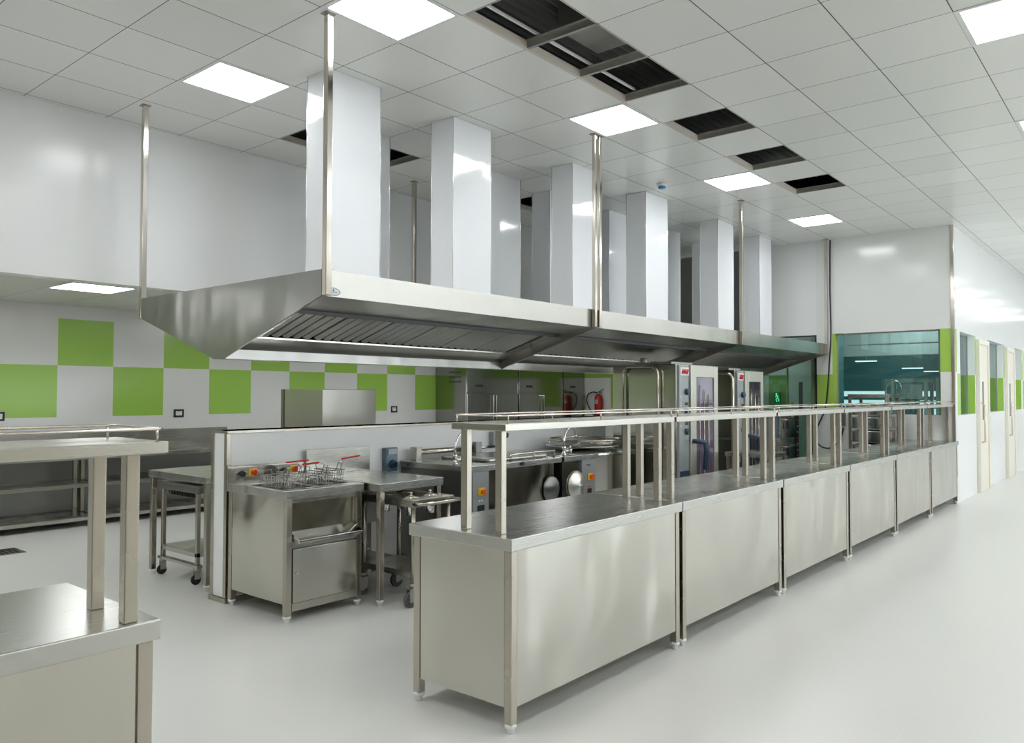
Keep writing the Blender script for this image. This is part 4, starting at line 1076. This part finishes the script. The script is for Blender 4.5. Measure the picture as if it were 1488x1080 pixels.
stand(14.0, 2.98, 3.52, 0.45, 1.69, 'tall stand with a steel panel behind the end window')
stand(14.2, 2.42, 2.90, 0.45, 1.70, 'second tall stand behind the window, partly hidden by the wall')
t = thing('sink_tap', 'curved tap above the pan rack behind the end window', 'tap', (13.2, 3.3, 0.9))
MB().tube(smooth([(13.2, 3.40, 1.0), (13.2, 3.40, 1.48), (13.2, 3.36, 1.60), (13.2, 3.28, 1.64), (13.2, 3.20, 1.60), (13.2, 3.17, 1.50)]), 0.014, 10).build('spout', CHROME, t)
B(13.05, 13.6, 2.5, 3.86, 0.86, 0.90).build('sink_top', STEEL, t)
B(13.1, 13.55, 2.55, 3.8, 0.0, 0.86).build('sink_cabinet', STEEL_DARK, t)
for i, (x, y) in enumerate(((15.0, 4.2), (16.4, 3.75), (17.0, 3.5))):
    tt = thing('pendant_tube_light', ['left tube light glimpsed through the end window', 'middle tube light glimpsed through the end window', 'right tube light glimpsed through the end window'][i], 'tube light', (x, y, 1.98-0.05*i), 'tube lights behind the window')
    z = (2.02, 1.92, 1.87)[i]
    B(x, x+0.06, y-0.18, y+0.18, z, z+0.015).build('tube', emit('tube_glow', (0.9, 1, 1), 1.6) if i == 0 else bpy.data.materials['tube_glow'], tt)
    MB().box(x, x+0.06, y-0.18, y+0.18, z+0.016, z+0.03).cyl((x+0.03, y, z+0.03), (x+0.03, y, 3.0), 0.006).build('housing', GALV, tt)
t = thing('exit_sign_reflection', 'small green sign standing in for a reflection in the glass partition', 'sign', (12.58, 4.89, 1.35))  # glowing stand-in for an exit sign's reflection in the glass
B(12.575, 12.598, 4.84, 4.94, 1.28, 1.46).build('sign_plate', plain('green_sign_plate', (0.01, 0.22, 0.08), rough=0.3), t)
m = MB()
cy, cz, xx, k = 4.89, 1.37, 12.57, 0.62
m.cyl((xx, cy+0.02*k, cz+0.10*k), (xx+0.004, cy+0.02*k, cz+0.10*k), 0.022*k)
for pl in ([(0.01, 0.07), (-0.01, 0.0), (0.03, -0.05), (0.0, -0.11)], [(-0.01, 0.0), (-0.045, -0.04), (-0.05, -0.10)], [(0.05, 0.02), (0.01, 0.06), (-0.04, 0.03)]):
    m.tube([(xx, cy+a*k, cz+b*k) for a, b in pl], 0.009*k, 6)
m.build('running_figure', EXITG, t)

# ------------------------------------------------------------ back kitchen: tables on the back wall
def back_table(x0, x1, y0, label):
    t = thing('back_table', label, 'work table', ((x0+x1)/2, y0, 0), 'shelved steel tables along the back wall')
    y1 = YB-0.01; z = 0.76
    B(x0, x1, y0, y1, z-0.045, z).build('worktop', STEEL_TOP, t, bevel=0.003)
    B(x0, x1, y1-0.015, y1, z, 0.985).build('backsplash', STEEL, t)
    for zz in (0.44, 0.085): B(x0+0.02, x1-0.02, y0+0.012, y1-0.02, zz-0.04+0.02, zz+0.02).build('shelf', STEEL, t, bevel=0.003)
    B(x0+0.02, x1-0.02, y1-0.03, y1-0.02, 0.12, z-0.046).build('back_panel', STEEL_DARK, t)
    for X in (x0+0.012, x1-0.052):
        for Y in (y0+0.012, y1-0.07):
            l = B(X, X+0.04, Y-0.001, Y+0.04, 0.038, z-0.046).build('leg', STEEL_V, t, bevel=0.003)
            foot_bm(X+0.02, Y+0.02).build('foot', NYLON, l)
back_table(1.80, 3.655, 8.87, 'left shelved steel table along the back wall')
back_table(3.67, 5.50, 8.87, 'right shelved steel table along the back wall, behind the partition end')
back_table(-0.05, 1.785, 8.87, 'shelved steel table along the back wall left of the view')

# prep table behind the partition and the slotted trolley below it
ax0, ax1, ay0, ay1 = 2.93, 4.3, 5.32, 6.21
t = thing('prep_table', 'steel prep table behind the partition end', 'work table', ((ax0+ax1)/2, ay0, 0))
B(ax0, ax1, ay0, ay1, TOPZ-0.05, TOPZ).build('worktop', STEEL_TOP, t, bevel=0.003)
legs4(t, (ax0+0.01, ax1-0.05), (ay0+0.01, ay1-0.05), TOPZ-0.051)
ux0, ux1, uy0, uy1, uz = 2.99, 3.55, 5.56, 6.13, 0.735
t = thing('slotted_trolley', 'low wheeled trolley with slotted drawer under the prep table', 'trolley', ((ux0+ux1)/2, uy0, 0))
f = MB(); f.box(ux0, ux1, uy0, uy1, uz-0.012, uz); f.box(ux0, ux0+0.02, uy0, uy1, uz-0.06, uz-0.012); f.box(ux1-0.02, ux1, uy0, uy1, uz-0.06, uz-0.012)
f.box(ux0+0.02, ux1-0.02, uy0, uy0+0.02, uz-0.06, uz-0.012); f.box(ux0+0.02, ux1-0.02, uy1-0.02, uy1, uz-0.06, uz-0.012)
f.build('top_frame', STEEL_DARK, t, bevel=0.003)
s = MB()
for i in range(11):
    y = uy0+0.05+i*0.042
    s.box(ux0+0.03, ux0+0.20, y, y+0.004, uz-0.10, uz-0.06); s.box(ux0+0.03, ux0+0.2, y+0.026, y+0.030, uz-0.10, uz-0.06); s.box(ux0+0.03, ux0+0.2, y, y+0.03, uz-0.103, uz-0.099)
s.build('slotted_insert', CHROME, t)
for X in (ux0+0.005, ux1-0.035):
    for Y in (uy0+0.005, uy1-0.035):
        l = B(X, X+0.03, Y, Y+0.03, 0.14, uz-0.06).build('leg', STEEL_V, t, bevel=0.003)
        MB().lathe((X+0.015, Y+0.015, 0.10), [(0.018, 0), (0.028, 0.006), (0.028, 0.018), (0.018, 0.04)], 18).box(X-0.01, X+0.035, Y+0.003, Y+0.008, 0.04, 0.11).box(X-0.01, X+0.035, Y+0.024, Y+0.029, 0.04, 0.11).build('caster_fork', GALV, l)
        MB().cyl((X+0.005, Y+0.009, 0.038), (X+0.005, Y+0.023, 0.038), 0.038, n=24).build('wheel', BLACK, l)
B(ux0+0.005, ux1-0.005, uy0+0.005, uy1-0.005, 0.20, 0.235).build('bottom_shelf', STEEL, t, bevel=0.003)
B(ux0-0.005, ux0+0.04, uy0-0.02, uy1+0.02, 0.125, 0.145).build('base_bar', STEEL, t)

# steel box standing behind the partition
STEEL_CASE = steel('casing_steel', (0.52, 0.50, 0.45), rough=0.30, axis=0, wave=0.015, wscale=1.0, aniso=0.5)
cx0, cx1, cy0_, cy1_ = 4.88, 5.58, 6.60, 7.28
t = thing('steel_machine', 'square steel machine housing behind the partition', 'machine', ((cx0+cx1)/2, cy0_, 0))
B(cx0, cx1, cy0_, cy1_, 0.12, 1.465).build('casing', STEEL_CASE, t, bevel=0.003)
B(cx0-0.0, cx1, cy1_-0.02, cy1_+0.05, 0.12, 1.47).build('rear_casing', STEEL_DARK, t)
legs4(t, (cx0+0.01, cx1-0.05), (cy0_+0.01, cy1_-0.05), 0.12)

# refrigerators
def fridge(x0, x1, doors_, label, y0=8.76):
    t = thing('refrigerator', label, 'refrigerator', ((x0+x1)/2, y0, 0), 'upright steel refrigerators')
    B(x0, x1, y0+0.03, YB-0.01, 0.12, 2.02).build('cabinet', FRIDGE_DOOR, t, bevel=0.004)
    fp = B(x0+0.005, x1-0.005, y0+0.008, y0+0.03, 1.445, 2.015).build('control_fascia', FRIDGE_DOOR, t, bevel=0.003)
    B(x0+0.22, x0+0.38, y0+0.001, y0+0.008, 1.535, 1.575).build('display', BLACK, fp)
    n = doors_; w = (x1-x0)/n
    for i in range(n):
        d = B(x0+i*w+0.006, x0+(i+1)*w-0.006, y0, y0+0.03, 0.16, 1.425).build('door', FRIDGE_DOOR, t, bevel=0.004)
        hx_ = x0+i*w+(w-0.04 if i == 0 else 0.04)
        B(hx_-0.009, hx_+0.009, y0-0.035, y0, 0.62, 1.40).build('handle', POST, d, bevel=0.005)
    B(x0+0.01, x1-0.01, y0+0.034, y0+0.04, 1.424, 1.446).build('shadow_gap', DARKHOLE, t)  # dark strip painting the shade between fascia and doors
    for X in (x0+0.03, x1-0.07):
        for Y in (y0+0.05, YB-0.1): B(X, X+0.04, Y, Y+0.04, 0, 0.12).build('leg', STEEL_V, t)
    return t
f1 = fridge(9.33, 10.64, 2, 'leftmost upright fridge, vent holes in its side')
v = MB()
for k, z in enumerate((1.78, 1.70, 1.62)):
    for i in range(8): v.box(9.3285, 9.331, 8.90+0.035*i, 8.922+0.035*i, z-0.011, z+0.011)
v.build('side_vent', BLACK, f1)
fridge(10.66, 11.97, 2, 'middle upright fridge with dark reflections')
fridge(11.99, 12.68, 1, 'single door fridge beside the fire extinguisher')

# ------------------------------------------------------------ small wall things
t = thing('fire_extinguisher', 'red fire extinguisher with black hose on the far white wall', 'fire extinguisher', (12.62, 8.39, 0.97))
MB().lathe((12.61, 8.39, 0.97), [(0.075, 0.0), (0.078, 0.01), (0.078, 0.36), (0.070, 0.40), (0.045, 0.435), (0.022, 0.45)], 36).build('cylinder', RED, t)
MB().lathe((12.61, 8.39, 0.955), [(0.080, 0.0), (0.082, 0.03), (0.08, 0.04)], 36).build('base_ring', BLUE, t)
MB().lathe((12.61, 8.39, 1.42), [(0.022, 0.0), (0.022, 0.03), (0.016, 0.045)], 18).build('valve', GALV, t)
MB().tube([(12.61, 8.40, 1.46), (12.60, 8.30, 1.50), (12.60, 8.27, 1.52)], 0.008).tube([(12.61, 8.40, 1.455), (12.60, 8.31, 1.46)], 0.008).build('lever', BLACK, t)
MB().tube(smooth([(12.60, 8.42, 1.445), (12.59, 8.50, 1.46), (12.58, 8.60, 1.42), (12.58, 8.64, 1.34), (12.58, 8.62, 1.22), (12.58, 8.54, 1.10), (12.58, 8.47, 1.01)]), 0.012, 10).build('hose', BLACK, t)
lb = B(12.528, 12.534, 8.36, 8.42, 1.24, 1.31).build('label_plate', LABELW, t)
MB().box(12.526, 12.528, 8.40, 8.415, 1.25, 1.30).box(12.526, 12.528, 8.365, 8.39, 1.28, 1.30).build('label_print', BLUE, lb)
B(12.66, 12.70, 8.37, 8.41, 1.25, 1.30).build('wall_bracket', GALV, t)

def socket(x, label):
    t = thing('wall_socket', label, 'wall socket', (x, YB, 1.18), 'black framed sockets on the back wall')
    y = YB
    m = MB(); w, h, b = 0.062, 0.048, 0.020
    z = 1.175
    m.box(x-w, x+w, y-0.014, y-0.001, z-h, z-h+b); m.box(x-w, x+w, y-0.014, y-0.001, z+h-b, z+h); m.box(x-w, x-w+b, y-0.014, y-0.001, z-h+b, z+h-b); m.box(x+w-b, x+w, y-0.014, y-0.001, z-h+b, z+h-b)
    m.build('frame', BLACK, t)
    B(x-w+b, x+w-b, y-0.010, y-0.002, z-h+b, z+h-b).build('cover', NYLON, t)
    B(x-0.02, x+0.02, y-0.012, y-0.010, z+0.012, z+0.022).build('socket_slot', GALV, t)
s_ = 1.1047
socket(4.39*s_, 'black framed wall socket right of the second lower green panel'); socket(7.61*s_, 'black framed wall socket right of the steel machine housing'); socket(2.60*s_, 'black framed wall socket cut by the left edge of the view')

t = thing('smoke_detector', 'small smoke detector with blue band under the ceiling', 'smoke detector', (7.40, 4.12, ZC))
MB().lathe((7.38, 4.10, ZC-0.03), [(0.040, 0.0), (0.055, 0.01), (0.058, 0.03)], 28).build('housing', NYLON, t)
MB().lathe((7.38, 4.10, ZC-0.055), [(0.030, 0.0), (0.042, 0.008), (0.040, 0.026)], 28).build('sensor_cap', plain('blue_cap', (0.05, 0.25, 0.42), rough=0.3), t)

t = thing('floor_drain', 'steel floor drain at the left edge of the floor', 'floor drain', (2.5, 8.07, 0))
m = MB(); m.box(2.25, 2.62, 7.85, 8.15, 0.0, 0.006)
m.build('drain_frame', STEEL, t)
g = MB()
for i in range(8): g.box(2.28+i*0.04, 2.30+i*0.04, 7.88, 8.12, 0.006, 0.008)
g.build('drain_slot', DARKHOLE, t)
